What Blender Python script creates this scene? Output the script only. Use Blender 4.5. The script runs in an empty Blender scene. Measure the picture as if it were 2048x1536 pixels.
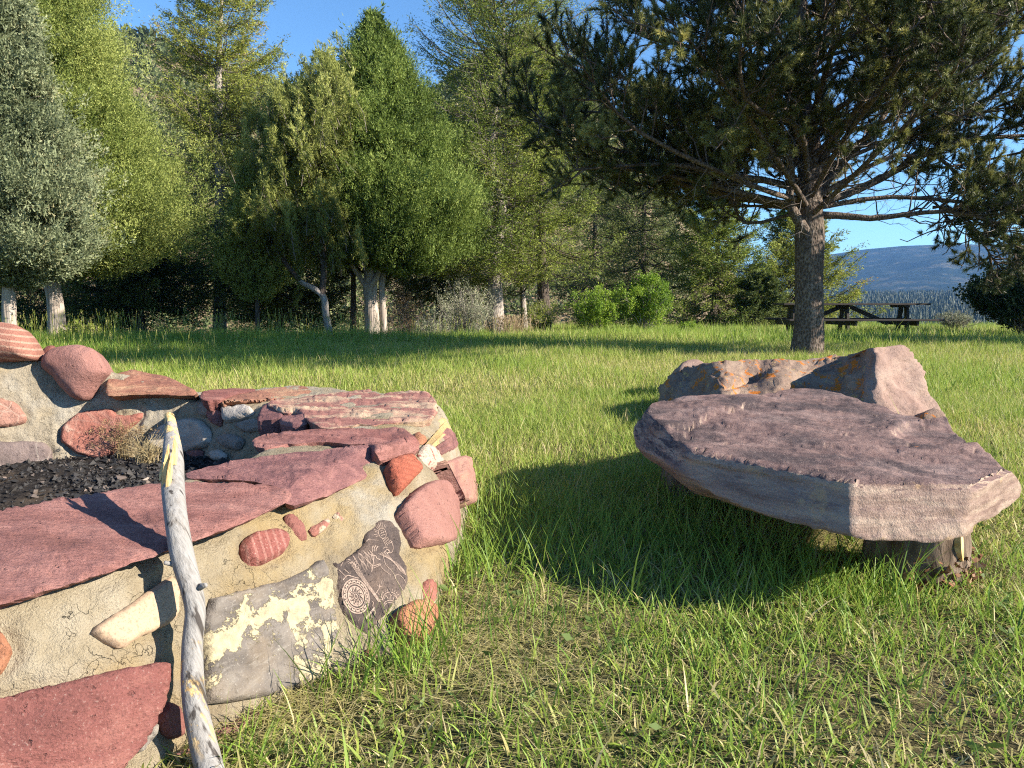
import bpy, math, random
import numpy as np
from mathutils import Vector
from mathutils.geometry import delaunay_2d_cdt
from mathutils.bvhtree import BVHTree

SC = bpy.context.scene
COL = SC.collection
rng = np.random.default_rng(11)
random.seed(5)

# ---------------------------------------------------------------- camera
FPX, PITCH, CAMH = 1490.0, math.radians(6.2), 1.0
CP, SP = math.cos(PITCH), math.sin(PITCH)


def ray(px, py):
    u = (px - 1024.0) / FPX
    v = (768.0 - py) / FPX
    return np.array((u, CP + v * SP, -SP + v * CP))


def atz(px, py, z):
    d = ray(px, py)
    return np.array((0, 0, CAMH)) + d * ((z - CAMH) / d[2])


def aty(px, py, y):
    d = ray(px, py)
    return np.array((0, 0, CAMH)) + d * (y / d[1])


cam_d = bpy.data.cameras.new('camera')
cam_d.sensor_width = 36.0
cam_d.lens = 36.0 * FPX / 2048.0
cam_d.clip_start = 0.05
cam_d.clip_end = 20000
cam = bpy.data.objects.new('camera', cam_d)
COL.objects.link(cam)
cam.location = (0, 0, CAMH)
cam.rotation_euler = (math.pi / 2 - PITCH, 0, 0)
SC.camera = cam

SUN_A, SUN_E = math.radians(72), math.radians(27)
SUN = np.array((math.cos(SUN_E) * math.sin(SUN_A), -math.cos(SUN_E) * math.cos(SUN_A), math.sin(SUN_E)))


# ---------------------------------------------------------------- noise
def _h(ix, iy, iz, s):
    n = (ix.astype(np.int64) * 374761393 + iy.astype(np.int64) * 668265263 + iz.astype(np.int64) * 1274126177 + s * 97531) & 0xffffffff
    n = ((n ^ (n >> 13)) * 1274126177) & 0xffffffff
    n = ((n ^ (n >> 16)) * 2246822519) & 0xffffffff
    return ((n ^ (n >> 15)) & 0xffffff) / float(0xffffff) * 2 - 1


def noise(p, s=0):
    p = np.atleast_2d(np.asarray(p, float))
    i = np.floor(p).astype(np.int64)
    f = p - i
    f = f * f * (3 - 2 * f)
    r = 0
    for a in (0, 1):
        for b in (0, 1):
            for c in (0, 1):
                w = (f[:, 0] if a else 1 - f[:, 0]) * (f[:, 1] if b else 1 - f[:, 1]) * (f[:, 2] if c else 1 - f[:, 2])
                r = r + w * _h(i[:, 0] + a, i[:, 1] + b, i[:, 2] + c, s)
    return r


def fbm(p, o=4, s=0, g=0.5):
    p = np.atleast_2d(np.asarray(p, float))
    a, r, t = 1.0, 0, 0
    for k in range(o):
        r = r + a * noise(p * (2.03 ** k) + 13.7 * k, s + k)
        t += a
        a *= g
    return r / t


def ss(a, b, x):
    t = np.clip((np.asarray(x, float) - a) / (b - a), 0, 1)
    return t * t * (3 - 2 * t)


def nrm(v):
    return v / np.maximum(np.linalg.norm(v, axis=-1, keepdims=True), 1e-9)


# ---------------------------------------------------------------- mesh collecting
class Acc:
    def __init__(s):
        s.v, s.l, s.n, s.t, s.m, s.c = [], [], [], [], [], 0

    def add(s, verts, faces, tint=0.5, mi=0):
        """faces (n,k) int array, all of k corners"""
        verts = np.asarray(verts, np.float32).reshape(-1, 3)
        faces = np.asarray(faces, np.int64)
        s.v.append(verts)
        s.l.append((faces + s.c).ravel())
        s.n.append(np.full(len(faces), faces.shape[1], np.int32))
        s.t.append(np.broadcast_to(np.asarray(tint, np.float32), (len(faces),)))
        s.m.append(np.full(len(faces), mi, np.int32))
        s.c += len(verts)

    def mesh(s, name, mats, smooth=False):
        me = bpy.data.meshes.new(name)
        v = np.concatenate(s.v)
        l = np.concatenate(s.l).astype(np.int32)
        n = np.concatenate(s.n)
        me.vertices.add(len(v))
        me.vertices.foreach_set('co', v.ravel())
        me.loops.add(len(l))
        me.loops.foreach_set('vertex_index', l)
        me.polygons.add(len(n))
        st = np.concatenate(([0], np.cumsum(n)[:-1])).astype(np.int32)
        me.polygons.foreach_set('loop_start', st)
        me.polygons.foreach_set('loop_total', n)
        me.polygons.foreach_set('use_smooth', np.full(len(n), smooth, bool))
        if not isinstance(mats, (list, tuple)):
            mats = [mats]
        for m in mats:
            me.materials.append(m)
        if len(mats) > 1:
            me.polygons.foreach_set('material_index', np.concatenate(s.m))
        at = me.attributes.new('tint', 'FLOAT', 'FACE')
        at.data.foreach_set('value', np.concatenate(s.t).astype(np.float32))
        me.update(calc_edges=True)
        return me


def place(o, parent=None):
    COL.objects.link(o)
    if parent is not None:
        o.parent = parent
        L = Vector((0, 0, 0))
        q = parent
        while q is not None:
            L += q.location
            q = q.parent
        o.location = -L
    return o


def obj(name, acc, mats, parent=None, smooth=False, label=None):
    o = bpy.data.objects.new(name, acc.mesh(name, mats, smooth) if isinstance(acc, Acc) else acc)
    place(o, parent)
    if label:
        o['label'] = label
    return o


def tag(o, label=None, cat=None, group=None, kind=None):
    for k, v in (('label', label), ('category', cat), ('group', group), ('kind', kind)):
        if v:
            o[k] = v
    return o


def thing(name, loc, label, cat, group=None):
    o = bpy.data.objects.new(name, None)
    o.empty_display_size = 0.2
    COL.objects.link(o)
    o.location = tuple(float(c) for c in loc)
    return tag(o, label, cat, group)


# ---------------------------------------------------------------- shape makers
def tubes(acc, P, R, sides=5, tint=0.5, mi=0, cap=False):
    """P (N,k,3) centre lines, R (N,k) radii"""
    P = np.asarray(P, float)
    R = np.asarray(R, float)
    if P.ndim == 2:
        P, R = P[None], R[None]
    N, k, _ = P.shape
    T = np.gradient(P, axis=1)
    T = nrm(T)
    mean = nrm(P[:, -1] - P[:, 0])
    ref = np.where((np.abs(mean[:, 2:3]) > 0.8), np.array([[1.0, 0.13, 0]]), np.array([[0.07, 0, 1.0]]))
    A = nrm(np.cross(T, ref[:, None, :]))
    B = np.cross(T, A)
    th = np.arange(sides) / sides * 2 * np.pi
    V = P[:, :, None, :] + R[:, :, None, None] * (np.cos(th)[None, None, :, None] * A[:, :, None, :] + np.sin(th)[None, None, :, None] * B[:, :, None, :])
    idx = np.arange(N * k * sides).reshape(N, k, sides)
    a = idx[:, :-1, :]
    b = np.roll(idx, -1, 2)[:, :-1, :]
    c = np.roll(idx, -1, 2)[:, 1:, :]
    d = idx[:, 1:, :]
    F = np.stack([a, b, c, d], -1).reshape(-1, 4)
    tt = np.repeat(np.broadcast_to(np.asarray(tint, float), (N,)), (k - 1) * sides)
    acc.add(V.reshape(-1, 3), F, tt, mi)
    if cap:
        acc.add(V[:, -1].reshape(-1, 3), np.arange(N * sides).reshape(N, sides), np.broadcast_to(np.asarray(tint, float), (N,)), mi)


def spline(pts, n):
    """Catmull-Rom through the points, n samples"""
    p = np.asarray(pts, float)
    q = np.vstack([2 * p[0] - p[1], p, 2 * p[-1] - p[-2]])
    t = np.linspace(0, len(p) - 1 - 1e-6, n)
    i = t.astype(int)
    f = (t - i)[:, None]
    a, b, c, d = q[i], q[i + 1], q[i + 2], q[i + 3]
    return 0.5 * (2 * b + (c - a) * f + (2 * a - 5 * b + 4 * c - d) * f ** 2 + (3 * b - a - 3 * c + d) * f ** 3)


def leaves(acc, pos, d, L, W, tint, diamond=False, mi=0):
    N = len(pos)
    d = nrm(d)
    r = rng.normal(size=(N, 3))
    s = nrm(np.cross(d, r)) * (np.asarray(W).reshape(-1, 1) * 0.5)
    L = np.asarray(L).reshape(-1, 1)
    if diamond:
        m = pos + d * L * 0.45
        V = np.stack([pos, m + s, pos + d * L, m - s], 1).reshape(-1, 3)
        F = np.arange(N * 4).reshape(N, 4)
    else:
        V = np.stack([pos - s, pos + s, pos + d * L], 1).reshape(-1, 3)
        F = np.arange(N * 3).reshape(N, 3)
    acc.add(V, F, tint, mi)


def box(acc, c, half, ax=None, tint=0.5, mi=0, bev=0.004):
    """bevelled box: centre, half sizes, 3 axes"""
    ax = np.eye(3) if ax is None else np.asarray(ax, float)
    h = np.asarray(half, float)
    b = min(bev, h.min() * 0.5)
    vs, key = [], {}
    for sx in (-1, 1):
        for sy in (-1, 1):
            for sz in (-1, 1):
                for k in range(3):
                    q = np.array((sx, sy, sz)) * h
                    for j in range(3):
                        if j != k:
                            q[j] -= np.sign(q[j]) * b
                    key[(sx, sy, sz, k)] = len(vs)
                    vs.append(q)
    F4, F3 = [], []
    for k in range(3):
        i, j = [a for a in range(3) if a != k]
        for s in (-1, 1):
            f = []
            for (p, q) in ((-1, -1), (1, -1), (1, 1), (-1, 1)):
                t = [0, 0, 0]
                t[k], t[i], t[j] = s, p, q
                f.append(key[(*t, k)])
            F4.append(f)
        for p in (-1, 1):
            for q in (-1, 1):
                t0, t1 = [0, 0, 0], [0, 0, 0]
                t0[k], t1[k] = -1, 1
                t0[i] = t1[i] = p
                t0[j] = t1[j] = q
                F4.append([key[(*t0, i)], key[(*t1, i)], key[(*t1, j)], key[(*t0, j)]])
    for sx in (-1, 1):
        for sy in (-1, 1):
            for sz in (-1, 1):
                F3.append([key[(sx, sy, sz, k)] for k in range(3)])
    V = np.asarray(c, float) + np.asarray(vs) @ ax
    acc.add(V, F4, tint, mi)
    acc.add(V, F3, tint, mi)


# ---------------------------------------------------------------- stones traced on real surfaces
class Plane:
    def __init__(s, *anch):          # three (px,py,z) anchors, or ('y') depth anchors given as (px,py,None,y)
        q = [atz(*a) if len(a) == 3 else aty(a[0], a[1], a[3]) for a in anch]
        n = np.cross(q[1] - q[0], q[2] - q[0])
        n /= np.linalg.norm(n)
        if n @ (np.array((0, 0, CAMH)) - q[0]) < 0:
            n = -n
        s.p, s.n = q[0], n


class Convex:
    """the solid behind several planes: a ray enters it at the farthest of the planes"""
    def __init__(s, *planes):
        s.pl = planes

    def __call__(s, px, py):
        d = ray(px, py)
        o = np.array((0, 0, CAMH))
        best = None
        for q in s.pl:
            dn = d @ q.n
            if dn > -1e-5:
                continue
            t = ((q.p - o) @ q.n) / dn
            if best is None or t > best[0]:
                best = (t, q.n)
        return o + d * best[0], best[1]


class OnMesh:
    def __init__(s, bvh):
        s.b = bvh

    def __call__(s, px, py):
        d = Vector(ray(px, py)).normalized()
        loc, n, i, _ = s.b.ray_cast(Vector((0, 0, CAMH)), d)
        if loc is None:
            loc, n, i, _ = s.b.find_nearest(Vector(aty(px, py, 3.0)))
        n = np.array(n)
        if n @ np.array(d) > 0:
            n = -n
        return np.array(loc), n


class Relief:
    """thin-plate surface through (px,py,depth) control points"""
    def __init__(s, pts):
        p = np.asarray(pts, float)
        s.c = p[:, :2] / 100.0
        n = len(p)
        K = s._u(np.linalg.norm(s.c[:, None] - s.c[None], axis=2))
        Q = np.hstack([np.ones((n, 1)), s.c])
        A = np.block([[K + 1e-3 * np.eye(n), Q], [Q.T, np.zeros((3, 3))]])
        s.w = np.linalg.solve(A, np.concatenate([p[:, 2], np.zeros(3)]))

    @staticmethod
    def _u(r):
        return np.where(r > 0, r * r * np.log(np.maximum(r, 1e-9)), 0)

    def dep(s, px, py):
        q = np.array((px, py)) / 100.0
        r = np.linalg.norm(s.c - q, axis=1)
        return float(s._u(r) @ s.w[:-3] + s.w[-3] + s.w[-2:] @ q)

    def __call__(s, px, py):
        e = 3.0
        a = aty(px, py, s.dep(px, py))
        b = aty(px + e, py, s.dep(px + e, py))
        c = aty(px, py + e, s.dep(px, py + e))
        n = np.cross(b - a, c - a)
        n = n / np.linalg.norm(n)
        if n @ (np.array((0, 0, CAMH)) - a) < 0:
            n = -n
        return a, n


def inpoly(pt, poly):
    x, y = pt[:, 0], pt[:, 1]
    r = np.zeros(len(pt), bool)
    j = len(poly) - 1
    for i in range(len(poly)):
        xi, yi = poly[i]
        xj, yj = poly[j]
        if yi != yj:
            r ^= ((yi > y) != (yj > y)) & (x < (xj - xi) * (y - yi) / (yj - yi) + xi)
        j = i
    return r


def segdist(pt, poly):
    best = np.full(len(pt), 1e9)
    for i in range(len(poly)):
        a, b = poly[i], poly[(i + 1) % len(poly)]
        ab = b - a
        t = np.clip(((pt - a) @ ab) / max(ab @ ab, 1e-9), 0, 1)
        best = np.minimum(best, np.linalg.norm(pt - (a + t[:, None] * ab), axis=1))
    return best


BORDER = []


def stone(name, poly, sup, mat, parent, thick=0.012, bev=10, step=7, rough=0.003, rs=18.0, depth=0.04, inset=0.06,
          jit=1.6, seed=0, label=None, down=None, close=True, relief=None, rstretch=(1, 1, 1), rounds=1, stepy=None, roughf=0.3, terr=0.0, tsc=7.0, floorz=None):
    p = np.asarray(poly, float)
    for _ in range(rounds):                                   # round the traced corners a little
        q = np.empty((len(p) * 2, 2))
        nx = np.roll(p, -1, 0)
        q[0::2] = p * 0.8 + nx * 0.2
        q[1::2] = p * 0.2 + nx * 0.8
        p = q
    out = []
    for i in range(len(p)):
        a, b = p[i], p[(i + 1) % len(p)]
        L = np.linalg.norm(b - a)
        n = max(1, int(round(L / step)))
        for k in range(n):
            out.append(a + (b - a) * k / n)
    out = np.array(out)
    tn = np.roll(out, -1, 0) - np.roll(out, 1, 0)
    tn = np.stack([tn[:, 1], -tn[:, 0]], 1)
    tn /= np.maximum(np.linalg.norm(tn, axis=1, keepdims=True), 1e-6)
    q3 = np.c_[out / 22.0, np.full(len(out), seed * 3.1)]
    out = out + tn * (fbm(q3, 3, seed) * jit * 2)[:, None]
    lo, hi = out.min(0), out.max(0)
    sy = stepy or step
    gx, gy = np.meshgrid(np.arange(lo[0], hi[0], step), np.arange(lo[1], hi[1], sy))
    g = np.c_[gx.ravel(), gy.ravel()]
    g = g + rng.uniform(-0.35, 0.35, g.shape) * (step, sy)
    g = g[inpoly(g, out)]
    if len(g):
        g = g[segdist(g, out) > 0.45 * min(step, sy)]
    allp = np.vstack([out, g]) if len(g) else out
    nb = len(out)
    v2, e2, f2, ov, oe, of = delaunay_2d_cdt([Vector(c) for c in allp], [], [list(range(nb))], 1, 1e-4)
    v2 = np.array([tuple(c) for c in v2])
    tri = np.array([f for f in f2 if len(f) == 3])
    dist = segdist(v2, out)
    pos, nor = zip(*[sup(x, y) for x, y in v2])
    pos, nor = np.array(pos), np.array(nor)
    t = np.clip(dist / bev, 0, 1)
    h = thick * np.sqrt(np.maximum(0, 1 - (1 - t) ** 2))
    rp = pos * np.array(rstretch) * rs
    h = h + rough * (fbm(rp, 4, seed + 3) + roughf * fbm(rp * 4.1, 3, seed + 9)) * np.minimum(1, 0.25 + t)
    if terr:
        q = fbm(pos * np.array((1, 1.6, 1)) * tsc, 4, seed + 31) * 4 + 10
        h = h + terr * (np.floor(q) + ss(.55, .95, q - np.floor(q)) - 10) * np.minimum(1, t * 1.5)
    if relief is not None:
        h = h + relief(v2, pos)
    V = pos + nor * h[:, None]
    # boundary loop in order: map outline points to output verts
    order = []
    for i in range(nb):
        k = [j for j, o_ in enumerate(ov) if i in o_]
        if k and (not order or order[-1] != k[0]):
            order.append(k[0])
    B = V[order]
    if isinstance(sup, OnMesh):
        BORDER.append(np.repeat(B, 2, 0) * .5 + np.roll(np.repeat(B, 2, 0), -1, 0) * .5)
    cen = B.mean(0)
    dn = -nor[order].mean(0) if down is None else np.asarray(down, float)
    dn = dn / np.linalg.norm(dn)
    R1 = B + dn * depth * 0.5 + nrm(cen - B) * inset * 0.35
    R1 = R1 + (fbm(R1 * rs * 1.5, 3, seed + 5) * rough * 1.2)[:, None] * nrm(B - cen)
    R2 = B + dn * depth + nrm(cen - B) * inset
    if floorz is not None:
        R2 = B + (cen - B) * (1, 1, 0) * inset
        R2[:, 2] = np.minimum(B[:, 2] - .004, floorz)
        R1 = B * .55 + R2 * .45 + (B - cen) * (1, 1, 0) * inset * .25
        R1 = R1 + (fbm(R1 * np.array((3, 3, 24)), 3, seed + 5) * .012)[:, None] * nrm((B - cen) * (1, 1, 0))
    a = Acc()
    # consistent orientation towards the camera
    fn = np.cross(V[tri[:, 1]] - V[tri[:, 0]], V[tri[:, 2]] - V[tri[:, 0]])
    flip = (fn * nor[tri[:, 0]]).sum(1) < 0
    tri[flip] = tri[flip][:, ::-1]
    a.add(V, tri)
    m = len(order)
    rings = np.vstack([B, R1, R2])
    F = []
    for r in range(2):
        for i in range(m):
            j = (i + 1) % m
            F.append((r * m + i, r * m + j, (r + 1) * m + j, (r + 1) * m + i))
    a.add(rings, F)
    if close:
        a.add(np.vstack([R2, R2.mean(0)[None]]), [(i, (i + 1) % m, m) for i in range(m)])
    o = obj(name, a, mat, parent, smooth=True, label=label)
    return o


def bvh_of(o):
    me = o.data
    v = [tuple(x.co) for x in me.vertices]
    f = [tuple(p.vertices) for p in me.polygons]
    return BVHTree.FromPolygons(v, f)


# ---------------------------------------------------------------- materials
class Mat:
    def __init__(s, name):
        s.m = bpy.data.materials.new(name)
        s.m.use_nodes = True
        s.nt = s.m.node_tree
        s.nt.nodes.clear()
        s.out = s.nt.nodes.new('ShaderNodeOutputMaterial')

    def n(s, t, ins=None, **kw):
        q = s.nt.nodes.new(t)
        for k, v in kw.items():
            setattr(q, k, v)
        for k, v in (ins or {}).items():
            s.put(q.inputs[k], v)
        return q

    def put(s, sock, v):
        if isinstance(v, bpy.types.NodeSocket):
            s.nt.links.new(v, sock)
        else:
            if isinstance(v, (tuple, list)) and len(v) == 3 and sock.type == 'RGBA':
                v = (*v, 1)
            sock.default_value = v

    def coord(s, kind='Object'):
        return s.n('ShaderNodeTexCoord').outputs[kind]

    def mapping(s, vec, scale=(1, 1, 1), rot=(0, 0, 0)):
        return s.n('ShaderNodeMapping', {'Vector': vec, 'Scale': scale, 'Rotation': rot}).outputs[0]

    def noise(s, vec, scale, detail=5, rough=0.55, dist=0.0):
        return s.n('ShaderNodeTexNoise', {'Vector': vec, 'Scale': scale, 'Detail': detail, 'Roughness': rough, 'Distortion': dist}).outputs['Fac']

    def vor(s, vec, scale, feature='F1', out='Distance'):
        return s.n('ShaderNodeTexVoronoi', {'Vector': vec, 'Scale': scale}, feature=feature).outputs[out]

    def ramp(s, fac, stops, interp='LINEAR'):
        r = s.n('ShaderNodeValToRGB', {'Fac': fac})
        r.color_ramp.interpolation = interp
        e = r.color_ramp.elements
        while len(e) < len(stops):
            e.new(0.5)
        for q, (p, c) in zip(e, stops):
            q.position = p
            q.color = (c, c, c, 1) if isinstance(c, (int, float)) else (*c, 1)
        return r.outputs[0]

    def mix(s, f, a, b, mode='MIX'):
        q = s.n('ShaderNodeMix', data_type='RGBA', blend_type=mode)
        s.put(q.inputs[0], f)
        s.put(q.inputs[6], a)
        s.put(q.inputs[7], b)
        return q.outputs[2]

    def math(s, op, a, b=0.0, c=0.0):
        q = s.n('ShaderNodeMath', operation=op)
        s.put(q.inputs[0], a)
        s.put(q.inputs[1], b)
        s.put(q.inputs[2], c)
        return q.outputs[0]

    def bump(s, h, st, dist=0.01, nrm_=None):
        ins = {'Height': h, 'Strength': st, 'Distance': dist}
        if nrm_ is not None:
            ins['Normal'] = nrm_
        return s.n('ShaderNodeBump', ins).outputs[0]

    def finish(s, col, rough=0.85, nor=None, spec=0.25):
        b = s.n('ShaderNodeBsdfPrincipled', {'Base Color': col, 'Roughness': rough, 'Specular IOR Level': spec})
        if nor is not None:
            s.put(b.inputs['Normal'], nor)
        s.nt.links.new(b.outputs[0], s.out.inputs[0])
        return s.m

    def attr(s, name='tint'):
        return s.n('ShaderNodeAttribute', attribute_name=name).outputs['Fac']


def mat_leaf(name, stops, trans=0.35, rough=0.6, spec=0.2):
    m = Mat(name)
    c = m.ramp(m.attr(), stops)
    b = m.n('ShaderNodeBsdfPrincipled', {'Base Color': c, 'Roughness': rough, 'Specular IOR Level': spec})
    t = m.n('ShaderNodeBsdfTranslucent', {'Color': c})
    x = m.n('ShaderNodeMixShader', {0: trans, 1: b.outputs[0], 2: t.outputs[0]})
    m.nt.links.new(x.outputs[0], m.out.inputs[0])
    return m.m


def mat_bark(name, dark, mid, light, scale=14, stretch=(1, 1, 0.25), bump=0.8, patch=None):
    m = Mat(name)
    o = m.coord()
    v = m.mapping(o, stretch)
    a = m.vor(v, scale)
    b = m.noise(v, scale * 1.7, 8, 0.65, 0.6)
    c = m.noise(o, 3.0, 3)
    f = m.math('ADD', m.math('MULTIPLY', a, 0.6), m.math('MULTIPLY', b, 0.55))
    col = m.ramp(f, [(0.22, dark), (0.5, mid), (0.75, light)])
    col = m.mix(m.ramp(c, [(0.4, 0.0), (0.7, 0.55)]), col, mid)
    if patch:
        col = m.mix(m.ramp(m.noise(o, 5.5, 4), [(0.62, 0.0), (0.68, 0.8)]), col, patch)
    return m.finish(col, 0.9, m.bump(f, bump, 0.03), 0.15)


def mat_stone(name, stops, scale=7, stretch=(1, 1, 1), rot=(0, 0, 0), speck=0.25, speckcol=(0.5, 0.42, 0.36), bands=None,
              stain=None, lichen=(), bump=0.85, veins=None, grain=170):
    m = Mat(name)
    o = m.coord()
    v = m.mapping(o, stretch, rot)
    a = m.noise(v, scale, 8, 0.62, 0.4)
    fine = m.noise(o, grain, 3, 0.7)
    col = m.ramp(a, stops)
    if bands:
        (bd, freq, bc, amt, sharp) = bands
        vv = m.n('ShaderNodeVectorMath', {0: o, 1: bd}, operation='DOT_PRODUCT').outputs['Value']
        w = m.math('ADD', m.math('MULTIPLY', vv, freq), m.math('MULTIPLY', m.noise(o, 6, 4), 2.2))
        s_ = m.math('SINE', w)
        k = m.ramp(s_, [(0.5 - sharp * 0.5, 0.0), (min(1.0, 0.5 + sharp), 1.0)])
        k = m.math('MULTIPLY', k, m.math('MULTIPLY_ADD', fine, 0.9, 0.35))
        col = m.mix(m.math('MULTIPLY', k, amt), col, bc)
    if stain:
        (sc_, lo, hi, c, amt) = stain
        col = m.mix(m.ramp(m.noise(o, sc_, 6, 0.6), [(lo, 0.0), (hi, amt)]), col, c)
    if veins:
        vd = m.vor(m.mapping(o, (1, 1, 1)), veins[0], 'DISTANCE_TO_EDGE')
        col = m.mix(m.ramp(vd, [(0.0, veins[2]), (0.035, 0.0)]), col, veins[1])
    # mineral grain
    col = m.mix(m.ramp(fine, [(0.3, 0.45), (0.5, 0.0)]), col, (0.03, 0.02, 0.018))
    col = m.mix(m.ramp(fine, [(0.6, 0.0), (0.72, speck)]), col, speckcol)
    for (sc_, lo, hi, c) in lichen:
        k = m.ramp(m.noise(o, sc_, 9, 0.68), [(lo, 0.0), (hi, 1.0)])
        col = m.mix(k, col, c)
    h = m.math('ADD', m.math('MULTIPLY', a, 1.0), m.math('MULTIPLY', fine, 0.22))
    h = m.math('ADD', h, m.math('MULTIPLY', m.noise(v, scale * 6, 7, 0.7), 0.8))
    pit_ = m.ramp(m.noise(o, 46, 4, 0.6), [(0.25, 0.0), (0.36, 1.0)])
    col = m.mix(pit_, m.mix(0.3, col, (0.03, 0.022, 0.02)), col)
    h = m.math('ADD', h, m.math('MULTIPLY', pit_, 0.4))
    return m.finish(col, 0.88, m.bump(h, bump, 0.02), 0.2)
# ---------------------------------------------------------------- light, sky
SC.view_settings.view_transform = 'Standard'
SC.view_settings.look = 'None'
SC.view_settings.gamma = 1.0
SC.view_settings.exposure = 1.5
SC.view_settings.use_curve_mapping = False
SC.render.engine = 'CYCLES'
SC.cycles.max_bounces = 6
SC.cycles.diffuse_bounces = 3
SC.cycles.glossy_bounces = 2
SC.cycles.transmission_bounces = 3
SC.cycles.transparent_max_bounces = 6
SC.cycles.volume_bounces = 0
SC.cycles.use_adaptive_sampling = True
SC.cycles.adaptive_threshold = 0.01
SC.cycles.use_denoising = False
SC.cycles.filter_width = 1.15
SC.cycles.sample_clamp_indirect = 4.0

W = bpy.data.worlds.new('World')
SC.world = W
W.use_nodes = True
nt = W.node_tree
nt.nodes.clear()
sky = nt.nodes.new('ShaderNodeTexSky')
sky.sky_type = 'NISHITA'
sky.sun_disc = False
sky.sun_elevation = SUN_E
sky.sun_rotation = math.atan2(SUN[0], SUN[1])
sky.altitude = 2000
sky.air_density = 1.15
sky.dust_density = 0.0
sky.ozone_density = 1.1
bg = nt.nodes.new('ShaderNodeBackground')
bg.inputs['Strength'].default_value = 0.07
wo = nt.nodes.new('ShaderNodeOutputWorld')
tint_ = nt.nodes.new('ShaderNodeMix')
tint_.data_type = 'RGBA'
tint_.blend_type = 'MULTIPLY'
tint_.inputs[0].default_value = 1.0
tint_.inputs[7].default_value = (.66, .97, 1.22, 1)
nt.links.new(sky.outputs[0], tint_.inputs[6])
nt.links.new(tint_.outputs[2], bg.inputs[0])
nt.links.new(bg.outputs[0], wo.inputs[0])

sl = bpy.data.lights.new('sun', 'SUN')
sl.energy = 5.0
sl.angle = math.radians(0.5)
sl.color = (1.0, 0.90, 0.76)
so = bpy.data.objects.new('sun', sl)
COL.objects.link(so)
so.location = (30, -30, 30)
so.rotation_euler = Vector(tuple(-SUN)).to_track_quat('-Z', 'Y').to_euler()


# ---------------------------------------------------------------- terrain
def gz(x, y):
    x = np.asarray(x, float)
    y = np.asarray(y, float)
    z = 0.2 * ss(6, 16, y) - 0.34 * ss(14.5, 19, y) * ss(1.5, -2.5, x)
    p = np.stack([x.ravel() * 0.45, y.ravel() * 0.45, 0 * x.ravel()], 1)
    z = z + (0.035 * noise(p, 71) * ss(2.5, 6, y).ravel()).reshape(x.shape)
    p4 = np.stack([x.ravel() * 3.1, y.ravel() * 3.1, 0 * x.ravel()], 1)
    z = z + (0.012 * noise(p4, 72)).reshape(x.shape)
    d = np.maximum(0, y - 21.5)
    wr = ss(-0.05, 0.25, x / np.maximum(y, 1.0))
    dr = np.hypot(x, y)
    right = -14 * ss(0, 75, d) + 24 * ss(280, 1000, dr) - 30 * ss(1050, 1500, dr)
    left = -2.2 * ss(0, 25, d)
    z = z + right * wr + left * (1 - wr)
    behind = np.maximum(0, -y - 3)
    return z - 0.02 * np.minimum(behind, 60)


m = Mat('ground_soil')
o = m.coord()
big = m.noise(o, 0.9, 4)
mid = m.noise(o, 9, 7, 0.7)
fin = m.noise(o, 90, 5, 0.75)
lit = m.ramp(mid, [(0.3, (0.03, 0.02, 0.014)), (0.5, (0.085, 0.062, 0.038)), (0.68, (0.22, 0.17, 0.09))])
grn = m.ramp(fin, [(0.3, (0.03, 0.04, 0.012)), (0.7, (0.12, 0.135, 0.04))])
gcol = m.mix(m.ramp(big, [(0.35, 0.15), (0.6, 0.7)]), lit, grn)
gcol = m.mix(m.ramp(fin, [(0.55, 0.0), (0.75, 0.6)]), gcol, (0.33, 0.26, 0.13))
sep = m.n('ShaderNodeSeparateXYZ', {0: o})
farm = m.ramp(m.math('MULTIPLY', sep.outputs[1], 0.01), [(0.2, 0.0), (0.4, 1.0)])
fcol = m.ramp(m.noise(o, 0.06, 8, 0.65), [(0.35, (0.04, 0.06, 0.02)), (0.55, (0.085, 0.10, 0.04)), (0.7, (0.17, 0.15, 0.08))])
gcol = m.mix(farm, gcol, fcol)
M_SOIL = m.finish(gcol, 0.95, m.bump(m.math('ADD', mid, fin), 0.7, 0.02), 0.1)


def polar_sheet(name, radii, azis, zf, mats):
    R, A = np.meshgrid(radii, azis, indexing='ij')
    X, Y = R * np.sin(A), R * np.cos(A)
    Z = zf(X, Y)
    n, k = R.shape
    i = np.arange(n * k).reshape(n, k)
    F = np.stack([i[:-1, :-1], i[1:, :-1], i[1:, 1:], i[:-1, 1:]], -1).reshape(-1, 4)
    a = Acc()
    a.add(np.stack([X, Y, Z], -1).reshape(-1, 3), F[:, ::-1])
    return obj(name, a, mats, smooth=True)


rad = np.concatenate([np.linspace(0.02, 9, 110), np.geomspace(9.15, 60, 70), np.geomspace(63, 3600, 70)])
gr = polar_sheet('ground', rad, np.linspace(-math.pi, math.pi, 241), gz, M_SOIL)
tag(gr, 'grassy soil of the lawn and the valley beyond', None, None, 'structure')

# hillside behind the trees
RIDGE_PX = np.array([-900, -300, 0, 330, 450, 580, 760, 850, 960, 1060, 1180, 1300, 1420, 1560, 1700, 1900])
RIDGE_PY = np.array([150, 120, 110, 140, 200, 222, 222, 215, 160, 110, 210, 360, 520, 640, 700, 720])
RIDGE_AZ = np.arctan((RIDGE_PX - 1024) / FPX)
RIDGE_EL = (606 - RIDGE_PY) / FPX * np.cos(RIDGE_AZ)


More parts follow.
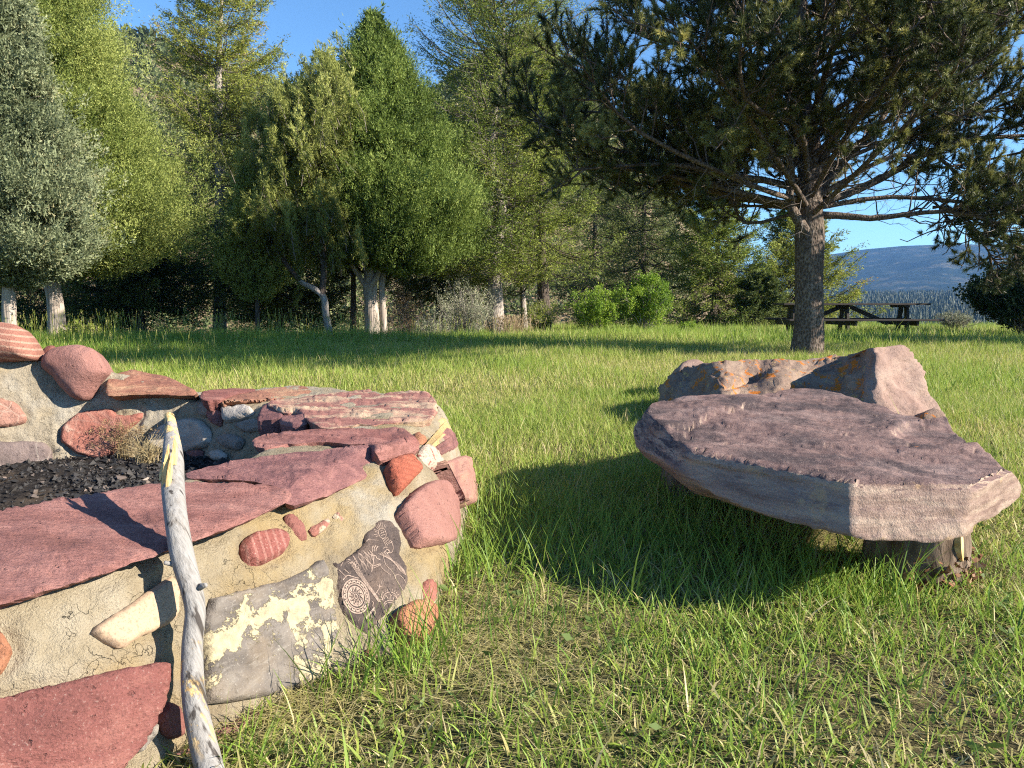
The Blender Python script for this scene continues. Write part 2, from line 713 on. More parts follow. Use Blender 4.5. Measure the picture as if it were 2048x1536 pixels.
def hill_z(x, y):
    r = np.hypot(x, y)
    az = np.arctan2(x, y)
    el = np.interp(az, RIDGE_AZ, RIDGE_EL)
    t = np.clip((r - 46) / (230 - 46), 0, 1.25)
    top = 1 + el * 230
    z = -3.0 + (top + 3.0) * (1 - (1 - np.minimum(t, 1)) ** 1.25) - 18 * np.maximum(0, t - 1) ** 1.0
    p = np.stack([x.ravel() * 0.035, y.ravel() * 0.035, 0 * x.ravel()], 1)
    q = (fbm(p, 5, 31) * 7.0).reshape(x.shape) * np.minimum(1, t * 2.2) * np.clip((top + 2) / 20, 0.05, 1)
    return z + q


m = Mat('hill_soil')
o = m.coord()
a_ = m.noise(o, 0.09, 9, 0.68)
b_ = m.noise(m.mapping(o, (0.5, 0.5, 2.5)), 0.25, 7, 0.7)
hc = m.ramp(a_, [(0.35, (0.09, 0.08, 0.04)), (0.5, (0.2, 0.16, 0.09)), (0.62, (0.34, 0.25, 0.18))])
hc = m.mix(m.ramp(b_, [(0.5, 0.0), (0.64, 0.8)]), hc, (0.36, 0.24, 0.18))
M_HILL = m.finish(hc, 0.95, m.bump(b_, 1.0, 1.5), 0.1)
hs = polar_sheet('hillside', np.linspace(44, 270, 60), np.linspace(math.radians(-62), math.radians(19.5), 110), hill_z, M_HILL)
tag(hs, 'dry rocky hillside rising behind the trees', None, None, 'structure')

# blue mountain across the valley
MR_PX = np.array([-400, 600, 1100, 1300, 1500, 1640, 1720, 1800, 1900, 2048, 2400, 3000, 4200])
MR_PY = np.array([600, 575, 560, 548, 528, 512, 500, 493, 490, 492, 505, 500, 530])
MR_AZ = np.arctan((MR_PX - 1024) / FPX)
MR_EL = (606 - MR_PY) / FPX * np.cos(MR_AZ)


def mtn_z(x, y):
    r = np.hypot(x, y)
    az = np.arctan2(x, y)
    el = np.interp(az, MR_AZ, MR_EL)
    top = 1 + el * 2700
    t = np.clip((r - 1300) / 1400, 0, 1.3)
    p = np.stack([az.ravel() * 9, r.ravel() * 0.0011, 0 * r.ravel()], 1)
    spur = fbm(p, 5, 88).reshape(x.shape)
    prof = np.minimum(t, 1) ** 1.15
    z = -25 + (top + 25) * prof + spur * 52 * np.sin(np.pi * np.clip(t, 0, 1)) - 90 * np.maximum(0, t - 1)
    return z


m = Mat('mountain_forest')
o = m.coord()
a_ = m.noise(m.mapping(o, (1, 1, 2.0)), 0.012, 9, 0.7)
b_ = m.noise(o, 0.05, 6, 0.75)
mc = m.ramp(a_, [(0.40, (0.014, 0.03, 0.018)), (0.52, (0.04, 0.056, 0.034)), (0.62, (0.17, 0.155, 0.10))])
mc = m.mix(m.ramp(b_, [(0.45, 0.6), (0.6, 0.0)]), mc, (0.016, 0.028, 0.018))
M_MTN = m.finish(mc, 0.95, m.bump(b_, 1.0, 25), 0.05)
mt = polar_sheet('mountain', np.linspace(1290, 3100, 70), np.linspace(math.radians(-45), math.radians(65), 150), mtn_z, M_MTN)
tag(mt, 'long forested mountain across the valley', None, None, 'structure')

# far forest on the valley slope: one mass of small conifers
a = Acc()
N = 17000
r_ = np.exp(rng.uniform(math.log(170), math.log(1150), N * 2))
az_ = rng.uniform(math.radians(12), math.radians(52), N * 2)
k = rng.uniform(0, 1, N * 2) < np.clip(r_ / 500, 0.25, 1)
r_, az_ = r_[k][:N], az_[k][:N]
X, Y = r_ * np.sin(az_), r_ * np.cos(az_)
Z = gz(X, Y)
H = rng.uniform(2.5, 7.5, len(X))
B = np.stack([X, Y, Z], 1)
th = np.arange(5) / 5 * 2 * np.pi
for ti, (z0, z1, rr) in enumerate(((0.05, 0.5, 0.2), (0.32, 0.78, 0.15), (0.6, 1.0, 0.09))):
    ph = rng.uniform(0, 6.28, len(X))
    jr = rng.uniform(0.7, 1.25, (len(X), 5))
    ring = np.stack([np.cos(th + ph[:, None]) * jr, np.sin(th + ph[:, None]) * jr, 0 * jr], -1) * (H * rr)[:, None, None]
    ring[..., 2] += (H * z0)[:, None]
    V = np.concatenate([B[:, None] + ring, (B + np.stack([0 * H, 0 * H, H * z1], 1))[:, None]], 1)
    base = np.arange(len(X))[:, None] * 6
    F = np.stack([np.stack([base[:, 0] + i, base[:, 0] + (i + 1) % 5, base[:, 0] + 5], 1) for i in range(5)], 1).reshape(-1, 3)
    a.add(V.reshape(-1, 3), F, np.repeat(rng.uniform(0, 1, len(X)), 5))
M_FARTREE = mat_leaf('far_conifer', [(0.0, (0.016, 0.032, 0.018)), (0.6, (0.026, 0.043, 0.023)), (1.0, (0.042, 0.058, 0.03))], 0.0)
ff = obj('far_forest', a, M_FARTREE)
tag(ff, 'far conifer forest covering the valley slope', None, None, 'stuff')

# shrubs dotted over the hillside
a = Acc()
N = 6400
r_ = np.concatenate([rng.uniform(47, 110, N // 2), rng.uniform(80, 235, N // 2)])
az_ = rng.uniform(math.radians(-60), math.radians(13), N)
X, Y = r_ * np.sin(az_), r_ * np.cos(az_)
Z = hill_z(X, Y)
K = 90
sz = rng.uniform(0.5, 1.9, N) * (0.75 + r_ / 260)
dv = nrm(rng.normal(size=(N, K, 3)))
dv[..., 2] = np.abs(dv[..., 2])
pos = np.stack([X, Y, Z], 1)[:, None] + dv * (sz[:, None] * rng.uniform(0.45, 1.0, (N, K)))[..., None]
tn = np.clip(rng.uniform(0, 1, N)[:, None] * 0.75 + rng.uniform(0, 0.25, (N, K)), 0, 1)
leaves(a, pos.reshape(-1, 3), (dv + rng.normal(size=dv.shape) * 0.5).reshape(-1, 3), np.repeat(sz * np.clip(r_ / 200, .35, 1), K) * 0.5, np.repeat(sz * np.clip(r_ / 200, .35, 1), K) * 0.33, tn.ravel())
M_SHRUB = mat_leaf('hill_shrub', [(0.0, (0.053, 0.075, 0.030)), (0.5, (0.120, 0.150, 0.053)), (0.8, (0.225, 0.232, 0.105)), (1.0, (0.300, 0.240, 0.135))], 0.15)
hb = obj('hillside_brush', a, M_SHRUB)
tag(hb, 'scattered brush and small junipers over the hillside', None, None, 'stuff')

# the air
HAZE = True
if HAZE:
    a = Acc()
    box(a, (0, 900, 95), (4300, 4700, 155), bev=0.5)
    m = Mat('haze_air')
    pv = m.n('ShaderNodeVolumePrincipled', {'Color': (0.21, 0.48, 1.0), 'Density': 0.00014, 'Anisotropy': 0.1})
    m.nt.links.new(pv.outputs[0], m.out.inputs['Volume'])
    hz = obj('haze', a, m.m)
    tag(hz, 'thin blue air over the valley', None, None, 'stuff')
# ---------------------------------------------------------------- fire pit: mortared stone ring
pit = thing('fire_pit', (-1.9, 2.7, 0), 'mortared red sandstone fire pit wall with an engraved dark stone, ash inside', 'fire pit')

# sections: base, outer bulge, outer top, crown, crown, inner top, inner base
SEC = [
    ((-1.85, .72, 0), (-1.9, .95, .385), (-2.0, 1.45, .455), (-2.0, 1.55, .08)),
    ((-.93, 1.30, 0), (-1.045, 1.475, .385), (-1.319, 1.875, .455), (-1.36, 1.95, .08)),
    ((-.705, 1.60, 0), (-.84, 1.755, .385), (-1.06, 2.18, .455), (-1.12, 2.22, .08)),
    ((-.455, 1.87, 0), (-.68, 2.20, .385), (-.98, 2.50, .455), (-1.03, 2.52, .08)),
    ((-.24, 2.06, 0), (-.485, 2.56, .39), (-.94, 2.68, .455), (-1.0, 2.70, .08)),
    ((-.225, 2.48, 0), (-.375, 2.86, .405), (-.90, 2.9, .455), (-.97, 2.92, .08)),
    ((-.20, 3.30, 0), (-.385, 3.65, .43), (-.88, 3.24, .455), (-.95, 3.24, .08)),
    ((-.33, 4.3, 0), (-.45, 4.2, .45), (-1.0, 3.58, .455), (-1.08, 3.55, .08)),
    ((-.85, 4.75, 0), (-.86, 4.50, .455), (-1.28, 3.79, .455), (-1.33, 3.72, .08)),
    ((-1.36, 5.0, 0), (-1.36, 4.80, .46), (-1.52, 3.90, .455), (-1.56, 3.84, .1)),
    ((-1.75, 4.75, 0), (-1.74, 4.50, .44), (-1.75, 4.04, .47), (-1.78, 3.97, .12)),
    ((-2.1, 4.65, 0), (-2.08, 4.40, .47), (-2.02, 4.06, .575), (-2.0, 3.98, .13)),
    ((-2.5, 4.6, 0), (-2.45, 4.36, .58), (-2.35, 4.02, .67), (-2.3, 3.92, .13)),
    ((-3.05, 4.45, 0), (-2.95, 4.20, .72), (-2.75, 3.82, .70), (-2.65, 3.72, .12)),
    ((-3.9, 3.5, 0), (-3.7, 3.4, .66), (-3.3, 3.2, .64), (-3.2, 3.1, .1)),
    ((-4.0, 2.2, 0), (-3.75, 2.25, .5), (-3.3, 2.35, .5), (-3.2, 2.4, .08)),
    ((-3.2, 1.1, 0), (-3.05, 1.3, .40), (-2.8, 1.75, .455), (-2.75, 1.85, .08)),
]
rows = []
for (b_, t_, i_, ib) in SEC:
    b_, t_, i_, ib = map(np.array, (b_, t_, i_, ib))
    b_ = b_ + (0, 0, -.06)
    bl = b_ * .5 + t_ * .5
    out_ = nrm((t_ - i_) * (1, 1, 0))
    bl = bl + out_ * .035
    cr1 = t_ * .72 + i_ * .28 + (0, 0, .028)
    cr2 = t_ * .3 + i_ * .7 + (0, 0, .012)
    ibm = i_ * .5 + ib * .5
    rows.append([b_, bl, t_, cr1, cr2, i_, ibm, ib])
rows = np.array(rows)                      # (n,8,3)
n = len(rows)
# closed Catmull-Rom round the ring
SEG = 62
ringv = []
for i in range(n):
    p0, p1, p2, p3 = rows[i - 1], rows[i], rows[(i + 1) % n], rows[(i + 2) % n]
    for k in range(SEG):
        f = k / SEG
        ringv.append(0.5 * (2 * p1 + (p2 - p0) * f + (2 * p0 - 5 * p1 + 4 * p2 - p3) * f * f + (3 * p1 - p0 - 3 * p2 + p3) * f ** 3))
ringv = np.array(ringv)                    # (n*SEG,8,3)
prof = []
SUB = [26, 26, 6, 10, 6, 18, 18]
for j in range(7):
    for k in range(SUB[j]):
        f = k / SUB[j]
        prof.append(ringv[:, j] * (1 - f) + ringv[:, j + 1] * f)
prof.append(ringv[:, 7])
P = np.stack(prof, 1)
for _ in range(9):                         # soften the profile
    P[:, 1:-1] = (P[:, :-2] + 2 * P[:, 1:-1] + P[:, 2:]) / 4
nA, nB, _ = P.shape
du = np.roll(P, -1, 0) - np.roll(P, 1, 0)
dv_ = np.gradient(P, axis=1)
Nn = nrm(np.cross(du, dv_))
flat = P.reshape(-1, 3)
hh = 0.018 * fbm(flat * 5.5, 4, 41) + 0.013 * fbm(flat * 15, 4, 44) + 0.006 * np.abs(fbm(flat * 38, 3, 47))
smoothP = P.copy()
Pd = P + Nn * hh.reshape(nA, nB, 1) * (-1 if (Nn[110, 36] @ np.array((1, -1, .3))) < 0 else 1)
idx = np.arange(nA * nB).reshape(nA, nB)
nx = np.roll(idx, -1, 0)
F = np.stack([idx[:, :-1], idx[:, 1:], nx[:, 1:], nx[:, :-1]], -1).reshape(-1, 4)
a = Acc()
a.add(Pd.reshape(-1, 3), F)

m = Mat('mortar')
o = m.coord()
f1 = m.noise(o, 6, 7, 0.6)
f2 = m.noise(o, 230, 3, 0.8)
f3 = m.noise(o, 38, 5, 0.7)
f4 = m.noise(o, 2.6, 5, 0.6)
mc = m.ramp(f1, [(0.3, (0.215, 0.175, 0.118)), (0.5, (0.30, 0.252, 0.172)), (0.7, (0.36, 0.315, 0.235))])
mc = m.mix(m.ramp(f4, [(0.5, 0.0), (0.62, 0.75)]), mc, (0.33, 0.245, 0.12))
mc = m.mix(m.ramp(m.noise(o, 3.4, 6), [(0.56, 0.0), (0.66, 0.6)]), mc, (0.38, 0.36, 0.31))
sep = m.n('ShaderNodeSeparateXYZ', {0: o})
inner = m.ramp(m.math('MULTIPLY', sep.outputs[1], 0.1), [(0.32, 0.0), (0.38, 0.3)])
mc = m.mix(inner, mc, (0.38, 0.345, 0.29))
mc = m.mix(m.ramp(f2, [(0.58, 0.0), (0.68, 0.65)]), mc, (0.13, 0.10, 0.075))
mc = m.mix(m.ramp(f2, [(0.28, 0.5), (0.4, 0.0)]), mc, (0.50, 0.45, 0.37))
mc = m.mix(m.ramp(m.noise(o, 24, 6, .7), [(0.62, 0.0), (0.7, 0.4)]), mc, (0.2, 0.15, 0.1))
crk = m.vor(m.n('ShaderNodeVectorMath', {0: o, 1: m.n('ShaderNodeTexNoise', {'Vector': o, 'Scale': 9.0, 'Detail': 5.0}).outputs['Color']}, operation='ADD').outputs[0], 3.2, 'DISTANCE_TO_EDGE')
crk = m.math('MULTIPLY', m.ramp(crk, [(0.0, 1.0), (0.012, 0.0)]), m.ramp(m.noise(o, 5, 3), [(0.54, 0.0), (0.62, 1.0)]))
mc = m.mix(m.math('MULTIPLY', crk, 0.35), mc, (0.09, 0.07, 0.05))
hgt = m.math('ADD', m.math('MULTIPLY', f3, 0.8), m.math('MULTIPLY', f2, 0.35))
hgt = m.math('SUBTRACT', hgt, m.math('MULTIPLY', crk, 0.6))
M_MORTAR = m.finish(mc, 0.95, m.bump(hgt, 1.0, 0.02), 0.1)
wall = obj('mortar_wall', a, M_MORTAR, pit, smooth=True)
WALL = BVHTree.FromPolygons([tuple(v) for v in P.reshape(-1, 3)], [tuple(f) for f in F])
ON = OnMesh(WALL)

PINK = [(0.25, (0.168, 0.076, 0.065)), (0.45, (0.278, 0.128, 0.110)), (0.6, (0.357, 0.176, 0.150)), (0.78, (0.462, 0.262, 0.220))]
PURP = [(0.25, (0.120, 0.058, 0.060)), (0.45, (0.210, 0.099, 0.095)), (0.6, (0.289, 0.142, 0.128)), (0.8, (0.420, 0.237, 0.200))]
M_CAP = mat_stone('red_sandstone', PINK, 7, (.6, 2.2, 3), (0, 0, .9), .3, (.55, .35, .3), stain=(2.2, .5, .7, (.24, .085, .075), .6))
M_PURP = mat_stone('purple_sandstone', PURP, 7, (1, 1.3, 3), (0, 0, .7), .3, (.5, .33, .3), bump=.8)
M_TAN = mat_stone('tan_red_sandstone', [(0.3, (0.189, 0.077, 0.060)), (0.5, (0.310, 0.150, 0.099)), (0.68, (0.413, 0.258, 0.159))], 6, (.6, 1, 5), (0, 0, .2), .3)
M_TANTOP = mat_stone('buff_purple_sandstone', [(0.3, (0.224, 0.099, 0.086)), (0.47, (0.310, 0.146, 0.120)), (0.56, (0.473, 0.327, 0.224)), (0.75, (0.533, 0.404, 0.275))], 3.2, (.6, 2.4, 3), (0, 0, .15), .3, bump=.8)
M_GRAIN = mat_stone('grainy_pink_sandstone', [(0.3, (0.249, 0.120, 0.101)), (0.6, (0.310, 0.159, 0.133))], 5, speck=.55, speckcol=(0.516, 0.344, 0.292), grain=230)
M_BAND = mat_stone('banded_sandstone', [(0.3, (0.249, 0.107, 0.079)), (0.7, (0.327, 0.155, 0.112))], 5, bands=((0.129, 0.086, 0.851), 240, (0.473, 0.327, 0.241), .7, .3))
M_STRIPE = mat_stone('striped_red_pebble', [(0.3, (0.189, 0.060, 0.050)), (0.7, (0.284, 0.107, 0.090))], 6, bands=((0.774, 0.516, 0.086), 290, (0.396, 0.224, 0.185), .5, .35), speck=.5)
M_BROWN = mat_stone('brown_stone', [(0.3, (0.17, 0.068, 0.056)), (0.7, (0.25, 0.105, 0.088))], 6, speck=.12)
M_FADED = mat_stone('mortar_smeared_red_stone', [(0.3, (0.258, 0.103, 0.077)), (0.7, (0.344, 0.163, 0.129))], 9, stain=(26, .48, .56, (0.430, 0.370, 0.267), .9))
M_GREYLICH = mat_stone('grey_stone', [(0.3, (0.13, 0.115, 0.10)), (0.5, (0.21, 0.185, 0.16)), (0.7, (0.3, 0.27, 0.235))], 7, (1, 1, 2.5), (.3, .5, .2), .25, (.5, .48, .42),
                       stain=(14, .55, .66, (.42, .39, .34), .6), veins=(9, (.42, .4, .35), .35), bump=.7)
M_CREAM = mat_stone('cream_sandstone', [(0.3, (0.361, 0.258, 0.172)), (0.7, (0.421, 0.310, 0.211))], 4, speck=.1, stain=(9, .62, .7, (0.430, 0.241, 0.138), .5), bump=.25)
M_REDF = mat_stone('deep_red_sandstone', [(0.25, (0.129, 0.052, 0.046)), (0.45, (0.202, 0.077, 0.067)), (0.6, (0.275, 0.120, 0.099)), (0.8, (0.387, 0.224, 0.181))], 4.5, (.6, 1, 2.2), (0, .3, .8), .35)
M_ORANGE = mat_stone('orange_sandstone', [(0.3, (0.249, 0.103, 0.062)), (0.55, (0.344, 0.155, 0.086)), (0.75, (0.413, 0.232, 0.129))], 8, speck=.2)
M_ORBAND = mat_stone('orange_red_banded_stone', [(0.3, (0.292, 0.077, 0.047)), (0.7, (0.396, 0.129, 0.077))], 8, bands=((0.086, 0.387, 0.757), 330, (0.241, 0.069, 0.043), .6, .25), speck=.15)
M_ROUND = mat_stone('rounded_pink_sandstone', [(0.3, (0.267, 0.133, 0.116)), (0.5, (0.335, 0.181, 0.146)), (0.72, (0.413, 0.258, 0.181))], 4, (1, 1, 3), (.6, .2, 0), .35)
M_NODULE = mat_stone('pale_nodule', [(0.3, (0.430, 0.335, 0.258)), (0.7, (0.533, 0.456, 0.370))], 12, stain=(30, .56, .6, (0.327, 0.095, 0.073), .9))
M_YELLOW = mat_stone('yellow_sandstone', [(0.3, (0.430, 0.292, 0.120)), (0.7, (0.533, 0.396, 0.206))], 12, speck=.2)
M_DARKROCK = mat_stone('dark_varnished_stone', [(0.3, (0.05, 0.04, 0.037)), (0.5, (0.095, 0.074, 0.066)), (0.72, (0.16, 0.12, 0.10))], 8, (1, 1, 1), (0, 0, 0), .3, (.33, .25, .2), stain=(4, .52, .66, (.17, .115, .08), .5))
M_PALE = mat_stone('pale_grey_stone', [(0.3, (0.361, 0.318, 0.267)), (0.7, (0.482, 0.430, 0.370))], 9, stain=(6, .5, .62, (0.284, 0.249, 0.215), .5), bump=.6)
M_CHAR = mat_stone('sooty_purple_stone', [(0.3, (0.103, 0.082, 0.077)), (0.55, (0.172, 0.133, 0.125)), (0.75, (0.241, 0.189, 0.172))], 6, veins=(7, (0.327, 0.284, 0.249), .6))
M_REDIN = mat_stone('red_hearth_stone', [(0.3, (0.232, 0.082, 0.065)), (0.55, (0.310, 0.125, 0.095)), (0.75, (0.396, 0.206, 0.155))], 6, stain=(18, .6, .68, (0.473, 0.370, 0.292), .5), veins=(6, (0.447, 0.284, 0.224), .3))
M_BROWNIN = mat_stone('brown_hearth_stone', [(0.3, (0.232, 0.116, 0.086)), (0.7, (0.344, 0.189, 0.146))], 6, veins=(10, (0.430, 0.344, 0.275), .5))
M_RUB = mat_stone('grey_rubble', [(0.3, (0.232, 0.202, 0.172)), (0.7, (0.370, 0.331, 0.288))], 14, bump=.9)

Z_UP = (0, 0, -1)
# ---- capstones
C1 = Convex(Plane((0, 1020, .472), (585, 985, .458), (110, 1178, .405)))
stone('capstone', [(-60, 1047), (0, 1021), (90, 1006), (200, 985), (330, 963), (440, 965), (540, 971), (586, 985), (578, 1003), (500, 1040), (400, 1080), (330, 1104), (230, 1140), (110, 1178), (0, 1209), (-90, 1236)],
      C1, M_CAP, pit, .012, 9, 6, .007, 9, .03, .09, jit=2.2, seed=1, terr=.0045, tsc=5, down=Z_UP, label='long pink capstone with the stick leaning on its edge', roughf=.35)
stone('capstone', [(-75, 1242), (-90, 1040), (-330, 1110), (-620, 1250), (-640, 1430), (-300, 1310)], C1, M_PURP, pit, .012, 30, 26, .006, 9, .03, .08, seed=60, down=Z_UP)
top2 = Plane((375, 948, .462), (720, 893, .462), (560, 960, .455))
fr2 = Plane((575, 972, .452), (742, 900, .452), (650, 1000, .388))
stone('capstone', [(371, 945), (430, 929), (500, 915), (600, 905), (700, 893), (745, 892), (753, 948), (690, 976), (640, 998), (575, 1013), (560, 985), (548, 969), (470, 959), (375, 958)],
      Convex(top2, fr2), M_PURP, pit, .006, 4, 5, .006, 14, .035, .06, seed=2, terr=.005, tsc=7, down=Z_UP, label='purple capstone with a sunlit broken front edge')
c3 = Convex(Plane((510, 880, .472), (740, 858, .474), (800, 880, .468)), Plane((762, 900, .465), (838, 878, .462), (800, 918, .415)))
stone('capstone', [(504, 880), (530, 868), (600, 862), (680, 855), (740, 858), (800, 852), (838, 880), (836, 905), (800, 916), (762, 926), (752, 906), (735, 889), (700, 889), (640, 884), (580, 886), (530, 898), (508, 894)],
      c3, M_CAP, pit, .008, 5, 4.5, .006, 14, .045, .04, seed=3, terr=.005, tsc=8, down=Z_UP, stepy=4, label='pink capstone with a rounded inner tip')
c4 = Convex(Plane((640, 790, .478), (860, 790, .475), (700, 850, .468)), Plane((862, 850, .46), (876, 812, .46), (872, 845, .40)))


def broken4(v2, pos):
    return 0.012 * np.round(2.2 * fbm(np.c_[v2[:, 0] / 90, v2[:, 1] / 18, 0 * v2[:, 0]], 2, 12)) / 2.2


stone('capstone', [(640, 790), (690, 784), (742, 782), (748, 791), (766, 794), (772, 786), (815, 783), (856, 785), (872, 800), (877, 826), (862, 841), (780, 846), (700, 853), (645, 858), (618, 846), (600, 826), (560, 824), (530, 810), (548, 799), (585, 794)],
      c4, M_TANTOP, pit, .008, 3, 4.5, .008, 10, .07, .05, seed=4, terr=.006, tsc=6, down=Z_UP, stepy=3, relief=broken4, label='broad buff and purple capstone at the pit corner')
c5 = Convex(Plane((450, 803, .488), (610, 772, .486), (560, 790, .480)), Plane((442, 806, .478), (510, 803, .474), (470, 813, .445)))
stone('capstone', [(440, 806), (470, 791), (540, 776), (606, 770), (629, 784), (600, 790), (560, 797), (530, 809), (510, 815), (441, 812)],
      c5, M_TAN, pit, .006, 3, 4, .005, 14, .05, .04, seed=5, terr=.004, down=Z_UP, stepy=2.5, label='thin tan and red slab')
stone('capstone', [(398, 796), (405, 779), (470, 777), (520, 779), (472, 789), (440, 800), (410, 802)],
      Convex(Plane((400, 796, .50), (410, 779, .505), (510, 779, .49))), M_REDF, pit, .006, 5, 4.5, .004, 14, .06, .04, seed=6, down=Z_UP, stepy=2.5)
c7 = Convex(Plane((214, 763, .577), (392, 786, .517), (310, 747, .60)), Plane((214, 766, None, 4.0), (390, 788, None, 4.0), (250, 790, None, 3.93)))
stone('capstone', [(212, 762), (235, 746), (268, 740), (325, 750), (360, 764), (396, 784), (385, 791), (320, 788), (270, 789), (238, 793), (211, 792)],
      c7, M_TAN, pit, .008, 3, 4, .007, 12, .20, .03, seed=7, terr=.006, down=(-.15, .9, -.35), stepy=3, label='wedge shaped tan and purple slab')


# ---- boulders set on the high back of the ring
def blob(name, poly, y, mat, thick, depth, seed, label=None, step=6, down=(-.1, .97, -.2)):
    pl = Convex(Plane((poly[0][0], poly[0][1], None, y), (poly[2][0], poly[2][1], None, y), (poly[4][0], poly[4][1] + 3, None, y)))
    return stone(name, poly, pl, mat, pit, thick, 40, step, .01, 6, depth, .05, 1.2, seed, label, down, rounds=2)


blob('boulder', [(85, 733), (90, 710), (100, 697), (125, 691), (160, 690), (188, 696), (205, 720), (216, 744), (201, 762), (190, 785), (178, 802), (150, 800), (128, 775), (105, 750)], 3.97, M_GRAIN, .09, .22, 8, 'round grainy pink boulder')
blob('boulder', [(-70, 722), (-66, 660), (-30, 646), (0, 644), (38, 650), (60, 676), (79, 720), (40, 722), (0, 726), (-40, 728)], 3.9, M_BAND, .10, .2, 9, 'boulder with fine cream bands')
blob('boulder', [(74, 712), (84, 700), (96, 690), (112, 692), (112, 720), (92, 734)], 4.12, M_BROWN, .03, .1, 10)

# ---- stones in the inner back face
for nm, poly, mt_, th_, lb in [
    ('hearth_stone', [(-40, 798), (0, 796), (35, 805), (57, 836), (50, 848), (0, 856), (-40, 858)], M_BROWNIN, .03, 'brown stone at the frame edge of the hearth'),
    ('hearth_stone', [(-40, 886), (0, 884), (85, 880), (104, 900), (106, 925), (70, 945), (20, 962), (-40, 966)], M_CHAR, .045, 'sooty purple grey stone'),
    ('hearth_stone', [(119, 880), (124, 848), (165, 822), (220, 816), (240, 832), (286, 824), (284, 838), (252, 866), (241, 900), (205, 921), (165, 912), (136, 896)], M_REDIN, .035, 'large red stone'),
    ('hearth_stone', [(293, 874), (310, 858), (345, 838), (398, 834), (424, 860), (422, 892), (380, 905), (330, 902), (300, 894)], M_PALE, .035, 'pale grey stone behind the stick'),
    ('hearth_stone', [(364, 898), (408, 897), (408, 918), (366, 930)], M_PURP, .02, None),
    ('hearth_stone', [(396, 812), (412, 803), (434, 806), (432, 826), (404, 836)], M_RUB, .03, None),
    ('hearth_stone', [(416, 822), (438, 812), (446, 834), (442, 856), (424, 846)], M_PURP, .03, None),
    ('hearth_stone', [(444, 816), (500, 814), (512, 826), (480, 840), (452, 846), (446, 832)], M_PALE, .03, None),
    ('hearth_stone', [(462, 846), (500, 838), (540, 842), (536, 858), (490, 868)], M_RUB, .02, None),
    ('hearth_stone', [(418, 905), (440, 897), (456, 912), (450, 922), (424, 922)], M_PALE, .02, None),
    ('hearth_stone', [(430, 872), (462, 866), (490, 880), (480, 902), (444, 896)], M_RUB, .02, None),
]:
    stone(nm, poly, ON, mt_, pit, th_, 7, 4, .008, 14, .03, .01, 1.6, int(abs(poly[0][0]) + poly[1][1]), lb, stepy=4)
# broken blocks at the inner edge of the broad capstone
for k, (poly, z) in enumerate([([(512, 842), (522, 815), (540, 809), (572, 816), (566, 836), (540, 842)], .455), ([(556, 846), (566, 826), (600, 820), (620, 838), (612, 850), (580, 856)], .455),
                               ([(612, 856), (622, 838), (640, 838), (652, 850), (640, 858)], .45)]):
    stone('broken_block', poly, Convex(Plane((poly[0][0], poly[0][1], z - .02), (poly[2][0], poly[2][1], z + .012), (poly[4][0], poly[4][1], z))), M_PURP, pit, .012, 5, 4, .008, 18, .11, .02, 1.5, 30 + k, down=Z_UP, stepy=3)

